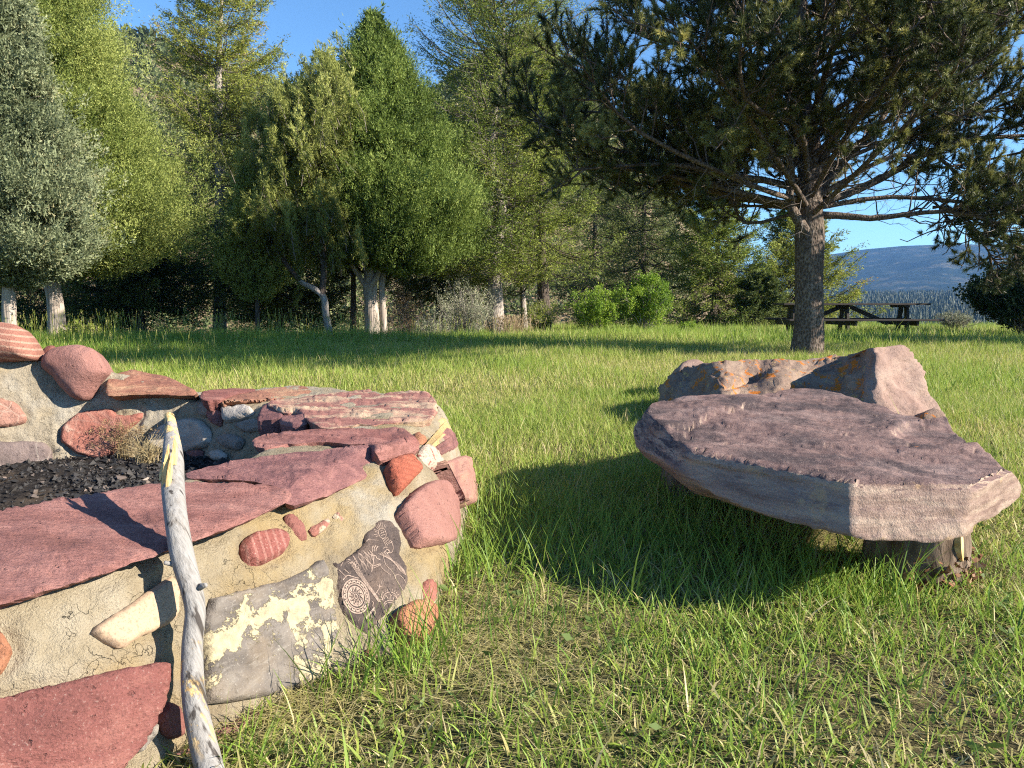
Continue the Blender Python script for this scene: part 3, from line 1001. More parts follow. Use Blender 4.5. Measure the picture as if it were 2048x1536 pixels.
# ---- stones in the outer face
FACE = [
    ([(480, 1093), (487, 1078), (505, 1068), (545, 1062), (570, 1070), (576, 1088), (566, 1108), (545, 1122), (510, 1134), (488, 1127), (481, 1112)], M_STRIPE, .022, 'striped red oval stone'),
    ([(569, 1034), (580, 1028), (604, 1046), (617, 1079), (600, 1084), (582, 1068), (574, 1052)], M_BROWN, .008, 'smooth brown stone beside the striped oval'),
    ([(616, 1058), (655, 1036), (661, 1044), (651, 1058), (628, 1074)], M_FADED, .004, None),
    ([(664, 1032), (690, 1010), (708, 1024), (692, 1046), (672, 1042)], M_FADED, .004, None),
    ([(778, 1241), (788, 1224), (815, 1208), (845, 1210), (861, 1223), (859, 1250), (846, 1284), (812, 1306), (792, 1292), (784, 1262)], M_ORANGE, .035, 'orange stone low at the corner'),
    ([(407, 1200), (470, 1186), (528, 1170), (560, 1164), (590, 1150), (612, 1140), (640, 1117), (654, 1138), (664, 1180), (673, 1232), (672, 1290), (655, 1336), (640, 1368), (590, 1376), (520, 1396), (450, 1406), (405, 1410)], M_GREYLICH, .02, 'large grey stone with flaking cream crust'),
    ([(178, 1261), (250, 1216), (342, 1149), (358, 1165), (358, 1228), (330, 1254), (280, 1275), (242, 1298), (208, 1284)], M_CREAM, .012, 'cream wedge shaped stone'),
    ([(-110, 1420), (0, 1398), (100, 1370), (220, 1343), (326, 1324), (322, 1372), (302, 1424), (272, 1500), (226, 1545), (150, 1590), (-110, 1660)], M_REDF, .03, 'large deep red stone at the foot of the wall'),
    ([(-60, 1245), (0, 1258), (26, 1302), (16, 1328), (0, 1352), (-60, 1380)], M_ORANGE, .02, None),
    ([(-420, 1560), (-330, 1520), (-200, 1500), (-180, 1600), (-260, 1700), (-400, 1690)], M_PURP, .02, None),
    ([(-300, 1400), (-220, 1380), (-150, 1400), (-170, 1460), (-260, 1480)], M_CREAM, .015, None),
    ([(-560, 1640), (-480, 1600), (-440, 1690), (-520, 1800)], M_GREYLICH, .02, None),
    ([(312, 1432), (335, 1402), (352, 1408), (372, 1440), (362, 1475), (330, 1480)], M_BROWN, .012, None),
    ([(272, 1502), (296, 1446), (312, 1446), (304, 1478), (284, 1504)], M_GREYLICH, .012, None),
    ([(330, 1520), (420, 1470), (500, 1425), (540, 1420), (520, 1450), (430, 1520), (360, 1560)], M_PURP, .012, None),
    ([(764, 936), (800, 921), (821, 917), (838, 945), (820, 966), (793, 993), (780, 974)], M_ORBAND, .03, 'angular orange red banded stone'),
    ([(790, 1027), (828, 978), (860, 961), (888, 966), (905, 1005), (912, 1068), (892, 1090), (830, 1098), (818, 1076), (800, 1046)], M_GRAIN, .03, 'squarish grainy pink stone'),
    ([(884, 962), (903, 934), (920, 905), (938, 892), (957, 908), (972, 936), (965, 968), (946, 998), (922, 1020), (907, 1010), (897, 972)], M_ROUND, .05, 'rounded pink stone bulging from the end of the wall'),
    ([(834, 906), (847, 891), (864, 895), (886, 930), (880, 946), (862, 940), (842, 922)], M_NODULE, .02, 'pale nodule with red flecks'),
    ([(874, 862), (884, 853), (906, 865), (918, 893), (905, 906), (890, 896)], M_PURP, .018, None),
    ([(870, 846), (884, 833), (918, 860), (922, 879), (905, 874)], M_YELLOW, .012, None),
    ([(826, 868), (842, 866), (858, 886), (846, 890), (832, 884)], M_ORANGE, .012, None),
    ([(724, 1306), (740, 1296), (755, 1320), (742, 1352), (728, 1340)], M_REDIN, .015, None),
    ([(846, 1166), (858, 1158), (872, 1172), (862, 1216), (850, 1206)], M_REDIN, .015, None),
]
for k, (poly, mt_, th_, lb) in enumerate(FACE):
    big = max(abs(poly[0][0] - q[0]) for q in poly)
    stone('face_stone', poly, ON, mt_, pit, th_ * 1.35 + .003, 8 if big > 60 else 7, 7 if big > 150 else 4.5, .004 if mt_ is not M_GREYLICH else .009, 12, .03, .004, 1.6, 100 + k, lb, rounds=2 if mt_ in (M_STRIPE, M_ROUND) else 1, terr=0 if mt_ in (M_STRIPE, M_ROUND, M_CREAM) else (.007 if mt_ is M_GREYLICH else .0035), tsc=6)

# ---- the mortar is raked back a little round every stone
from mathutils.kdtree import KDTree
bp_ = np.concatenate(BORDER)
kd = KDTree(len(bp_))
for i_, c_ in enumerate(bp_):
    kd.insert(Vector(c_), i_)
kd.balance()
dn_ = np.array([kd.find(Vector(c_))[2] for c_ in Pd.reshape(-1, 3)]).reshape(nA, nB, 1)
sgn = -1 if (Nn[110, 36] @ np.array((1, -1, .3))) < 0 else 1
rake = -.011 * np.exp(-(dn_ / .013) ** 2) + .006 * np.exp(-((dn_ - .038) / .018) ** 2)
rake = rake * (.55 + .9 * np.clip(fbm(Pd.reshape(-1, 3) * 7, 3, 91).reshape(nA, nB, 1) + .35, 0, 1.2))
Pd2 = Pd + Nn * rake * sgn
wall.data.vertices.foreach_set('co', Pd2.astype(np.float32).ravel())
wall.data.update()

# ---- the cream crust on the grey stone: thin flakes of its own colour, part of that stone's material
g = [q for q in pit.children if q.get('label') == 'large grey stone with flaking cream crust'][0]
mm = Mat('grey_stone_with_cream_crust')
o = mm.coord()
a_ = mm.noise(mm.mapping(o, (1, 1, 2.5), (.3, .5, .2)), 7, 8, .62, .4)
fine = mm.noise(o, 170, 3, .7)
col = mm.ramp(a_, [(0.3, (0.075, 0.066, 0.06)), (0.5, (0.13, 0.114, 0.10)), (0.7, (0.20, 0.178, 0.155))])
col = mm.mix(mm.ramp(mm.noise(o, 4, 5), [(0.5, 0.0), (0.7, .6)]), col, (.25, .19, .125))
vd = mm.vor(o, 14, 'DISTANCE_TO_EDGE')
col = mm.mix(mm.ramp(mm.noise(mm.mapping(o, (1, 1, 6), (0, .6, .3)), 16, 6, .7), [(0.55, 0.0), (0.7, .5)]), col, (.3, .275, .24))
col = mm.mix(mm.ramp(fine, [(0.6, 0.0), (0.7, .4)]), col, (.45, .42, .37))
# crust lies in a slanting belt across the upper half and down the far end
pc = np.array(atz(560, 1250, .2))
c0, n0 = ON(470, 1270)
c1, _ = ON(640, 1180)
c2, _ = ON(655, 1300)
ax1 = nrm(c1 - c0)
up = nrm(np.cross(n0, ax1))
if up[2] < 0:
    up = -up
dd = mm.n('ShaderNodeVectorMath', {0: o, 1: tuple(up)}, operation='DOT_PRODUCT').outputs['Value']
off = float(up @ c0)
belt = mm.math('ABSOLUTE', mm.math('SUBTRACT', dd, off))
belt = mm.ramp(mm.math('MULTIPLY', belt, 10.0), [(0.0, .17), (0.5, .07), (0.9, 0.0)])
d2 = mm.n('ShaderNodeVectorMath', {0: o, 1: tuple(c2)}, operation='DISTANCE').outputs['Value']
blobf = mm.ramp(mm.math('MULTIPLY', d2, 5.0), [(0.2, .19), (0.8, 0.0)])
fld = mm.math('ADD', mm.math('MAXIMUM', belt, blobf), mm.noise(o, 15, 10, .74, .3))
crust = mm.ramp(fld, [(0.60, 0.0), (0.62, .95)])
col = mm.mix(crust, col, mm.ramp(mm.noise(o, 60, 4), [(.35, (.29, .25, .165)), (.6, (.42, .36, .225))]))
h = mm.math('ADD', mm.math('ADD', a_, mm.math('MULTIPLY', fine, .2)), mm.math('MULTIPLY', crust, .25))
g.data.materials[0] = mm.finish(col, .9, mm.bump(h, .8, .02), .15)

# ---- the engraved stone
carved = stone('carved_stone', [(758, 1039), (780, 1043), (797, 1060), (803, 1085), (800, 1100), (797, 1115), (813, 1135), (814, 1160), (808, 1185), (775, 1225), (735, 1270), (728, 1272), (700, 1247), (680, 1222), (675, 1195), (671, 1160), (667, 1140), (664, 1122), (678, 1128), (690, 1118), (710, 1105), (727, 1090), (728, 1070), (740, 1055)],
               ON, M_DARKROCK, pit, .014, 5, 5, .002, 14, .03, .004, 1.0, 77, 'dark varnished stone engraved with pale figures', rounds=1)
CB = OnMesh(bvh_of(carved))


def zc(x, y):                                # coordinates in the detail view I measured
    return 640 + x / 5.487, 1020 + y / 5.487


ca = Acc()
LIFT = .0012


def ribbon(pts, w=5.5, closed=False, smooth=True):
    p = np.array([zc(*q) for q in pts], float)
    if closed:
        p = np.vstack([p, p[:1]])
    n_ = max(4, int(sum(np.linalg.norm(np.diff(p, axis=0), axis=1)) / 2.2))
    if smooth and len(p) > 2:
        p = spline(p, n_)
    else:
        seg = np.linspace(0, len(p) - 1 - 1e-6, n_)
        i = seg.astype(int)
        p = p[i] + (p[i + 1] - p[i]) * (seg - i)[:, None]
    t = nrm(np.gradient(p, axis=0))
    s_ = np.stack([-t[:, 1], t[:, 0]], 1) * (w / 5.487 / 2)
    s_ = s_ * (0.75 + 0.5 * rng.random((len(p), 1)))
    V = []
    for q, e in zip(p, s_):
        for sg in (-1, 1):
            a0, n0_ = CB(*(q + sg * e))
            V.append(a0 + n0_ * LIFT)
    i = np.arange(len(p) - 1) * 2
    ca.add(V, np.stack([i, i + 1, i + 3, i + 2], 1), rng.uniform(.2, .9, len(i)))


def patch(pts):
    p = [zc(*q) for q in pts]
    V = []
    for q in p:
        a0, n0_ = CB(*q)
        V.append(a0 + n0_ * LIFT * 1.3)
    c = np.mean(V, axis=0)
    V.append(c)
    k_ = len(p)
    ca.add(V, [(i, (i + 1) % k_, k_) for i in range(k_)], .7)


def ell(cx, cy, a_, b_, rot, n_=40, t0=0, t1=2 * math.pi):
    r = []
    for t in np.linspace(t0, t1, n_):
        x, y = a_ * math.cos(t), b_ * math.sin(t)
        r.append((cx + x * math.cos(rot) - y * math.sin(rot), cy + x * math.sin(rot) + y * math.cos(rot)))
    return r


rot = -.28
WX, WY = 392, 948
ribbon(ell(WX, WY, 140, 190, rot), 14)
ribbon(ell(WX, WY, 101, 138, rot), 10)
ribbon(ell(WX, WY, 80, 108, rot), 13)
ribbon(ell(WX, WY, 18, 25, rot), 8)
ribbon(ell(WX, WY, 34, 46, rot), 6)
for k in range(16):
    t = k / 16 * 2 * math.pi
    o1 = ell(WX, WY, 128, 174, rot, 2, t - .14, t + .14)
    o2 = ell(WX, WY, 106, 145, rot, 2, t, t + .01)[0]
    mid_ = ell(WX, WY, 122, 166, rot, 2, t + .2, t + .21)[0]
    patch([o2, ell(WX, WY, 129, 176, rot, 2, t + .06, t + .07)[0], ell(WX, WY, 129, 176, rot, 2, t + .33, t + .34)[0], ell(WX, WY, 106, 145, rot, 2, t + .385, t + .39)[0], mid_])
for k in range(11):
    t = k / 11 * 2 * math.pi
    ribbon([ell(WX, WY, 40, 54, rot, 2, t, t + .01)[0], ell(WX, WY, 70, 94, rot, 2, t, t + .01)[0]], 9, smooth=False)
    patch([ell(WX, WY, 50, 66, rot, 2, t + .18, t + .2)[0], ell(WX, WY, 74, 100, rot, 2, t + .08, t + .1)[0], ell(WX, WY, 74, 100, rot, 2, t + .45, t + .47)[0]])
# rayed head with a pendant
ribbon(ell(682, 258, 40, 58, -.3), 6)
for q in ([(655, 235), (690, 222)], [(660, 262), (708, 240)], [(668, 285), (715, 268)], [(668, 240), (684, 282)], [(692, 232), (700, 270)]):
    ribbon(q, 4, smooth=False)
for k in range(11):
    t = math.pi * (.95 + k * .085)
    ribbon([ell(682, 258, 48, 66, -.3, 2, t, t + .01)[0], ell(682, 258, 82 + 12 * (k % 2), 112 + 10 * (k % 3), -.3, 2, t, t + .01)[0]], 4.5, smooth=False)
for k in range(5):
    ribbon([(682 + k * 14, 318 - k * 5), (705 + k * 16, 362), (724 + k * 17, 402 - k * 14)], 4.5)
ribbon([(770, 330), (795, 380), (800, 430), (780, 470), (735, 470)], 6)
# horned sheep and strokes
ribbon([(690, 425), (715, 408), (738, 415)], 6)
ribbon([(700, 470), (735, 435), (760, 458), (735, 480)], 9)
ribbon([(572, 460), (570, 420), (585, 395)], 8)
ribbon([(592, 455), (594, 418), (612, 392)], 8)
ribbon([(612, 455), (616, 425), (636, 400)], 8)
ribbon([(520, 460), (545, 490), (580, 500), (610, 505)], 9)
ribbon([(610, 505), (625, 535), (660, 545)], 8)
ribbon([(580, 500), (585, 560), (575, 620), (565, 680)], 8)
ribbon([(575, 620), (620, 605), (660, 590)], 8)
ribbon([(585, 640), (630, 620), (668, 598)], 6)
ribbon([(490, 380), (525, 330), (550, 318)], 4)
ribbon([(485, 345), (540, 330), (640, 335)], 3.5)
# long trailing lines to the edge
for k in range(6):
    ribbon([(640 + k * 14, 480 - k * 6), (740 + k * 12, 530 + k * 6), (850 + k * 6, 590 + k * 16), (925 + k * 4, 670 + k * 10)], 4.5)
ribbon([(690, 500), (720, 600), (800, 690), (830, 760), (870, 820), (905, 880)], 5)
ribbon([(830, 760), (828, 722), (860, 712), (905, 745), (940, 800)], 5)
ribbon([(650, 600), (700, 660), (780, 720)], 5)
# coarse hatching in the middle
for k in range(26):
    x0 = 395 + (k % 13) * 14
    y0 = 440 + (k // 13) * 90 + (k % 5) * 12
    ribbon([(x0, y0), (x0 + 28, y0 + 46), (x0 + 22, y0 + 92)], 4)
for k in range(5):
    ribbon([(352 + k * 13, 610), (400 + k * 12, 690), (470 + k * 9, 780), (560 + k * 8, 900), (640 + k * 6, 1010)], 5)
ribbon([(170, 590), (210, 660), (290, 740)], 6)
ribbon([(225, 620), (265, 560), (330, 545)], 6)
ribbon([(265, 650), (320, 700)], 6)
ribbon([(250, 770), (300, 720), (360, 735), (420, 750)], 9)
ribbon([(160, 690), (210, 655)], 5)
for k in range(7):
    ribbon([(290 + k * 14, 580 + (k % 2) * 12), (330 + k * 12, 560 + (k % 3) * 18), (385, 600 + k * 6)], 4)
for k in range(6):
    ribbon([(342 + k * 6, 470 + k * 14), (365 + k * 9, 500 + k * 14)], 4)
# small dancing figure
ribbon([(650, 815), (652, 850), (632, 885), (612, 915)], 7)
ribbon([(625, 825), (652, 845), (685, 835)], 5)
ribbon([(600, 935), (620, 905), (650, 935)], 5)
# half sun with rays
ribbon(ell(765, 985, 78, 82, 0, 30, math.pi, 2 * math.pi), 7)
ribbon(ell(765, 1040, 66, 46, 0, 24, math.pi, 2 * math.pi), 7)
ribbon(ell(765, 1060, 60, 44, 0, 24, math.pi, 2 * math.pi), 5)
for k in range(13):
    t = math.pi * (1.0 + k / 12)
    ribbon([ell(765, 985, 86, 90, 0, 2, t, t + .01)[0], ell(765, 985, 116, 122, 0, 2, t, t + .01)[0]], 4.5, smooth=False)
ribbon([(705, 975), (720, 940), (745, 975)], 7)
ribbon([(765, 985), (770, 930), (790, 950)], 7)
ribbon([(800, 985), (812, 940), (835, 965)], 7)
ribbon([(690, 1000), (670, 940), (690, 900)], 5)
for k in range(4):
    ribbon([(705 + k * 22, 1090), (712 + k * 16, 1150), (722 + k * 8, 1200)], 4)
# lizard
patch([(505, 1200), (498, 1175), (520, 1150), (545, 1120), (575, 1085), (602, 1060), (598, 1090), (572, 1125), (548, 1155), (528, 1190)])
ribbon([(590, 1075), (585, 1020), (565, 1000)], 6)
ribbon([(575, 1100), (605, 1110), (600, 1150)], 7)
ribbon([(545, 1120), (515, 1125), (520, 1105)], 7)
ribbon([(545, 1160), (570, 1170), (560, 1200)], 8)
ribbon([(600, 1060), (600, 1150), (618, 1220)], 4)
# border scratches
ribbon([(215, 1060), (300, 1170), (400, 1270), (470, 1340)], 5)
ribbon([(600, 1330), (700, 1230), (800, 1140)], 5)
ribbon([(560, 1280), (590, 1320)], 4)
ribbon([(165, 700), (195, 900), (205, 1010)], 3.5)
for k in range(40):
    x0, y0 = rng.uniform(220, 880), rng.uniform(560, 1250)
    if inpoly(np.array([zc(x0, y0)]), np.array([(728, 1075), (800, 1100), (808, 1180), (735, 1265), (680, 1215), (672, 1150)]))[0]:
        ribbon([(x0, y0), (x0 + rng.uniform(-25, 25), y0 + rng.uniform(10, 45))], 2.5, smooth=False)
m = Mat('pecked_line')
c = m.ramp(m.attr(), [(0.0, (.22, .16, .13)), (1.0, (.36, .28, .225))])
c = m.mix(m.ramp(m.noise(m.coord(), 260, 3), [(.35, .5), (.55, 0.0)]), c, (.16, .115, .095))
M_PECK = m.finish(c, .95, None, .1)
obj('carving', ca, M_PECK, carved)

# ---------------------------------------------------------------- ash bed, charcoal and dead weeds inside the ring
inner_ring = smoothP[:, -6, :2]
cenr = inner_ring.mean(0)
a = Acc()
nr = 70
V = []
for k in range(nr):
    f = (k + .5) / nr
    V.append(cenr + (inner_ring - cenr) * f * 1.02)
V = np.array(V)
q = V.reshape(-1, 2)
zz = 0.15 + 0.03 * fbm(np.c_[q * 5, 0 * q[:, :1]], 4, 5) + 0.012 * fbm(np.c_[q * 28, 0 * q[:, :1]], 3, 6) + .03 * np.linalg.norm(q - cenr, axis=1)
nI = inner_ring.shape[0]
idx = np.arange(nr * nI).reshape(nr, nI)
nxt = np.roll(idx, -1, 1)
a.add(np.c_[q, zz], np.stack([idx[:-1], nxt[:-1], nxt[1:], idx[1:]], -1).reshape(-1, 4)[:, ::-1])
m = Mat('ash')
o = m.coord()
c = m.ramp(m.noise(o, 40, 7, .7), [(.35, (.012, .011, .011)), (.55, (.035, .031, .029)), (.7, (.1, .09, .08))])
c = m.mix(m.ramp(m.noise(o, 3, 4), [(.55, 0.0), (.75, .5)]), c, (.16, .12, .085))
M_ASH = m.finish(c, .95, m.bump(m.noise(o, 60, 6, .75), 1.0, .02), .1)
ash = obj('ash_bed', a, M_ASH, smooth=True)
tag(ash, 'black ash and cinders filling the fire pit', None, None, 'stuff')
a = Acc()
N = 6500
fr = np.sqrt(rng.uniform(0, 1, N)) * .97
ki = rng.integers(0, nI, N)
q = cenr + (inner_ring[ki] - cenr) * fr[:, None]
keep = (q[:, 1] > 1.6)
q = q[keep]
N = len(q)
zz = 0.155 + 0.03 * fbm(np.c_[q * 5, 0 * q[:, :1]], 4, 5) + .03 * np.linalg.norm(q - cenr, axis=1)
sz = rng.gamma(1.6, .0034, N) + .002
oc = np.array([(1, 0, 0), (-1, 0, 0), (0, 1, 0), (0, -1, 0), (0, 0, 1), (0, 0, -1)], float)
V = oc[None] * (sz[:, None, None] * rng.uniform(.5, 1.4, (N, 6, 1))) * np.array((1, 1, .6)) + rng.normal(size=(N, 6, 3)) * sz[:, None, None] * .4 + np.c_[q, zz + sz * .15][:, None]
of8 = np.array([(0, 2, 4), (2, 1, 4), (1, 3, 4), (3, 0, 4), (2, 0, 5), (1, 2, 5), (3, 1, 5), (0, 3, 5)])
tn = np.repeat(np.clip(rng.beta(.7, 2.4, N), 0, 1), 8)
a.add(V.reshape(-1, 3), (np.arange(N)[:, None, None] * 6 + of8[None]).reshape(-1, 3), tn)
m = Mat('charcoal')
c = m.ramp(m.attr(), [(0.0, (.012, .012, .013)), (.55, (.05, .046, .043)), (.8, (.2, .15, .12)), (1.0, (.4, .36, .31))])
cc = obj('charcoal', a, m.finish(c, .7, None, .4))
tag(cc, 'lumps of charcoal and cinder strewn over the ash', None, None, 'stuff')
M_STRAW = mat_leaf('dead_grass', [(0.0, (.12, .07, .045)), (.4, (.3, .22, .11)), (1.0, (.5, .42, .24))], .2)


def weed_tuft(name, px, py, z, n_, h, spread, label, dark=.5, twig=False):
    b = atz(px, py, z)
    t = thing(name, b, label, 'weed', 'dead weeds in the fire pit')
    ac = Acc()
    k = 6
    ang = rng.uniform(0, 6.28, n_)
    le = rng.uniform(.5, 1, n_) * h
    ou = rng.uniform(.1, 1, n_) * spread
    s_ = np.linspace(0, 1, k)
    Pp = np.zeros((n_, k, 3))
    Pp[:, :, 0] = np.cos(ang)[:, None] * ou[:, None] * s_ ** 1.6
    Pp[:, :, 1] = np.sin(ang)[:, None] * ou[:, None] * s_ ** 1.6
    Pp[:, :, 2] = le[:, None] * (s_ * 1.1 - .25 * s_ ** 3)
    Pp += b + rng.normal(size=(n_, 1, 3)) * (.02, .02, 0)
    Pp += rng.normal(size=Pp.shape) * .004
    tubes(ac, Pp, np.linspace(.0016, .0005, k)[None].repeat(n_, 0), 3, np.clip(rng.normal(dark, .2, n_), 0, 1))
    obj('stems', ac, M_STRAW, t)
    if twig:
        ac = Acc()
        tip = Pp[:, -1]
        leaves(ac, np.repeat(tip, 12, 0) + rng.normal(size=(n_ * 12, 3)) * .012, rng.normal(size=(n_ * 12, 3)), .022, .004, rng.uniform(0, .5, n_ * 12))
        obj('seed_heads', ac, M_STRAW, t)


weed_tuft('dead_weed', 250, 925, .15, 60, .26, .16, 'dead brown weed with thin stems against the red hearth stone', .35, True)
weed_tuft('dead_grass', 295, 935, .15, 170, .20, .14, 'pale dry grass tuft in the ash behind the stick', .75)
weed_tuft('twiggy_weed', 205, 905, .17, 16, .17, .14, 'small dark branching weed low on the red hearth stone', .05, True)

# ---------------------------------------------------------------- the weathered stick leaning on the wall
sp = [(428, 1570, 1.46, 30), (411, 1510, 1.50, 30), (388, 1400, 1.545, 25), (384, 1300, 1.595, 22.5), (390, 1225, 1.63, 22), (383, 1180, 1.65, 23), (364, 1110, 1.685, 25.5), (351, 1030, 1.73, 24), (345, 965, 1.81, 24), (345, 920, 1.86, 22), (343, 880, 1.91, 17), (341, 850, 1.95, 14), (338, 830, 1.975, 10)]
C = spline([aty(x, y, d) for x, y, d, r in sp], 110)
Rr = np.interp(np.linspace(0, 1, 110), np.linspace(0, 1, len(sp)), [r * .93 * d / FPX for x, y, d, r in sp])
stick = thing('stick', C[0], 'weathered grey stick with a splintered yellow top leaning on the stone wall', 'stick')
T = nrm(np.gradient(C, axis=0))
A_ = nrm(np.cross(T, (0.1, 1, 0)))
B_ = np.cross(T, A_)
S = 28
th = np.arange(S) / S * 2 * np.pi
rr = Rr[:, None] * (1 + .06 * noise(np.stack([np.cos(th)[None] * 1.2 + 0 * Rr[:, None], np.sin(th)[None] * 1.2 + 0 * Rr[:, None], np.arange(110)[:, None] * .05 + 0 * th[None]], -1).reshape(-1, 3), 3).reshape(110, S))
# long drying split along one side
split = np.exp(-((np.angle(np.exp(1j * (th[None] - (-.95 + .004 * np.arange(110)[:, None] * 3 % .2)))) / .13) ** 2)) * ss(30, 50, np.arange(110))[:, None]
rr = rr * (1 - .32 * split)
# splintered flat at the top, on the side towards the sun
fl = ss(88, 97, np.arange(110))[:, None]
rr = rr * (1 - .25 * fl * (noise(np.stack([np.cos(th)[None] * 3 + 0 * fl, np.sin(th)[None] * 3 + 0 * fl, np.arange(110)[:, None] * .12 + 0 * th[None]], -1).reshape(-1, 3), 8).reshape(110, S) * .5 + .5))
V = C[:, None] + rr[..., None] * (np.cos(th)[None, :, None] * A_[:, None] + np.sin(th)[None, :, None] * B_[:, None])
idx = np.arange(110 * S).reshape(110, S)
nx = np.roll(idx, -1, 1)
a = Acc()
a.add(V.reshape(-1, 3), np.stack([idx[:-1], nx[:-1], nx[1:], idx[1:]], -1).reshape(-1, 4))
a.add(np.vstack([V[-1], C[-1:] + T[-1] * .012]), [(i, (i + 1) % S, S) for i in range(S)])
m = Mat('weathered_wood')
o = m.coord()
tdir = tuple(nrm(C[60] - C[20]))
gv = m.n('ShaderNodeVectorRotate', {'Vector': o, 'Axis': (0, 1, 0), 'Angle': .32}, rotation_type='AXIS_ANGLE').outputs[0]
gr_ = m.noise(m.mapping(gv, (1, 1, .06)), 120, 6, .65)
g2 = m.noise(m.mapping(gv, (1, 1, .2)), 30, 5, .6)
c = m.ramp(gr_, [(.3, (.10, .092, .084)), (.5, (.235, .225, .213)), (.7, (.33, .32, .31))])
c = m.mix(.45, c, (.25, .24, .225))
c = m.mix(m.ramp(g2, [(.55, 0.0), (.7, .5)]), c, (.21, .175, .14))
sepz = m.n('ShaderNodeSeparateXYZ', {0: o})
topm = m.ramp(m.math('ADD', sepz.outputs[2], m.math('MULTIPLY', m.noise(m.mapping(gv, (1, 1, .15)), 45, 4, .6), .22)), [(.77, 0.0), (.785, 1.0)])
lowm = m.ramp(m.math('ABSOLUTE', m.math('SUBTRACT', sepz.outputs[2], .16)), [(.07, 1.0), (.12, 0.0)])
lown = m.ramp(m.noise(m.mapping(gv, (1, 1, .4)), 34, 7, .7), [(.55, 0.0), (.585, .9)])
raw = m.math('MAXIMUM', topm, m.math('MULTIPLY', lowm, lown))
c = m.mix(raw, c, m.ramp(gr_, [(.3, (.42, .25, .09)), (.6, (.66, .48, .22))]))
crk_ = m.noise(m.mapping(gv, (1, 1, .03)), 60, 3, .5)
c = m.mix(m.ramp(crk_, [(.33, .9), (.41, 0.0)]), c, (.035, .028, .024))
M_STICK = m.finish(c, .8, m.bump(m.math('ADD', gr_, m.math('MULTIPLY', raw, -.3)), .7, .006), .2)
obj('shaft', a, M_STICK, stick, smooth=True)
for (x, y, d, dx, dy, r, tn) in ((345, 1128, 1.668, -17, -3, 5, .5), (400, 1174, 1.645, 12, -4, 6, .5)):
    a = Acc()
    p0, p1 = aty(x, y, d), aty(x + dx, y + dy, d - .012)
    pp = np.stack([p0 + (p1 - p0) * t for t in (0, .5, .9, 1)])
    tubes(a, pp, np.array([1.3, 1, .9, .5]) * r * d / FPX, 9, cap=True)
    obj('branch_stub', a, M_STICK, stick, smooth=True)
a = Acc()
for (px0, py0, px1, py1, d, w) in ((326, 990, 337, 888, 1.775, 7), (334, 985, 344, 905, 1.765, 6), (349, 930, 350, 870, 1.79, 6), (321, 962, 327, 925, 1.79, 5)):
    p0, p1 = aty(px0, py0, d), aty(px1, py1, d + .03)
    pp = np.stack([p0 + (p1 - p0) * t for t in (0, .3, .7, 1)])
    tubes(a, pp, np.array([.6, 1, .8, .15]) * w * d / FPX, 5, cap=True)
m = Mat('raw_wood')
gn = m.noise(m.mapping(m.coord(), (1, 1, .06)), 150, 5, .6)
obj('splinter', a, m.finish(m.ramp(gn, [(.3, (.42, .25, .09)), (.6, (.66, .48, .22))]), .8, m.bump(gn, .6, .004), .15), stick)
# ---------------------------------------------------------------- slab bench on stumps
M_SLAB = None
m = Mat('purple_slab_stone')
o = m.coord()
geo = m.n('ShaderNodeNewGeometry')
a1 = m.noise(o, 3.5, 8, .65, .3)
a2 = m.noise(o, 16, 7, .7)
fn_ = m.noise(o, 190, 3, .75)
c = m.ramp(a2, [(.28, (.095, .058, .053)), (.48, (.165, .104, .094)), (.62, (.23, .15, .13)), (.78, (.31, .22, .19))])
c = m.mix(m.ramp(a1, [(.5, 0.0), (.66, .6)]), c, (.29, .215, .195))
c = m.mix(m.ramp(m.noise(o, 2.4, 8, .68), [(.47, 0.0), (.58, .85)]), c, (.05, .038, .041))
c = m.mix(m.ramp(m.noise(o, 8, 7, .7), [(.57, 0.0), (.66, .6)]), c, (.06, .045, .048))
lay = m.noise(m.mapping(o, (.7, .7, 5)), 5, 8, .68, .5)
sidec = m.ramp(lay, [(.36, (.165, .105, .085)), (.5, (.275, .195, .155)), (.62, (.37, .28, .215))])
sidec = m.mix(m.ramp(m.noise(o, 9, 5), [(.6, 0.0), (.7, .5)]), sidec, (.55, .37, .17))
nz = m.n('ShaderNodeSeparateXYZ', {0: geo.outputs['True Normal']}).outputs[2]
topk = m.ramp(nz, [(.55, 0.0), (.8, 1.0)])
c = m.mix(topk, sidec, c)
c = m.mix(m.ramp(fn_, [(.3, .5), (.45, 0.0)]), c, (.07, .05, .05))
c = m.mix(m.ramp(fn_, [(.58, 0.0), (.7, .5)]), c, (.58, .47, .42))
c = m.mix(m.ramp(m.noise(o, 7.5, 5), [(.71, 0.0), (.73, .8)]), c, (.4, .15, .05))
h = m.math('ADD', a2, m.math('MULTIPLY', fn_, .3))
h = m.math('ADD', h, m.math('MULTIPLY', lay, .2))
M_SLAB = m.finish(c, .9, m.bump(h, .75, .02), .2)

bench = thing('slab_bench', (1.35, 3.3, .27), 'broad purple sandstone slab laid flat as a bench on cut stumps', 'stone bench')
TOP = Plane((1310, 800, .462), (1720, 968, .445), (1990, 935, .44))
LF = Plane((1400, 910, .452), (1701, 969, .443), (1564, 1042, .30))
FF = Plane((1701, 969, .443), (1944, 967, .441), (1786, 1083, .285))
RF = Plane((1944, 967, .441), (2010, 936, .44), (1995, 1035, .285))
LT = Plane((1288, 835, .44), (1335, 868, .448), (1278, 900, .35))
BENCH = Convex(TOP, LF, FF, RF, LT)


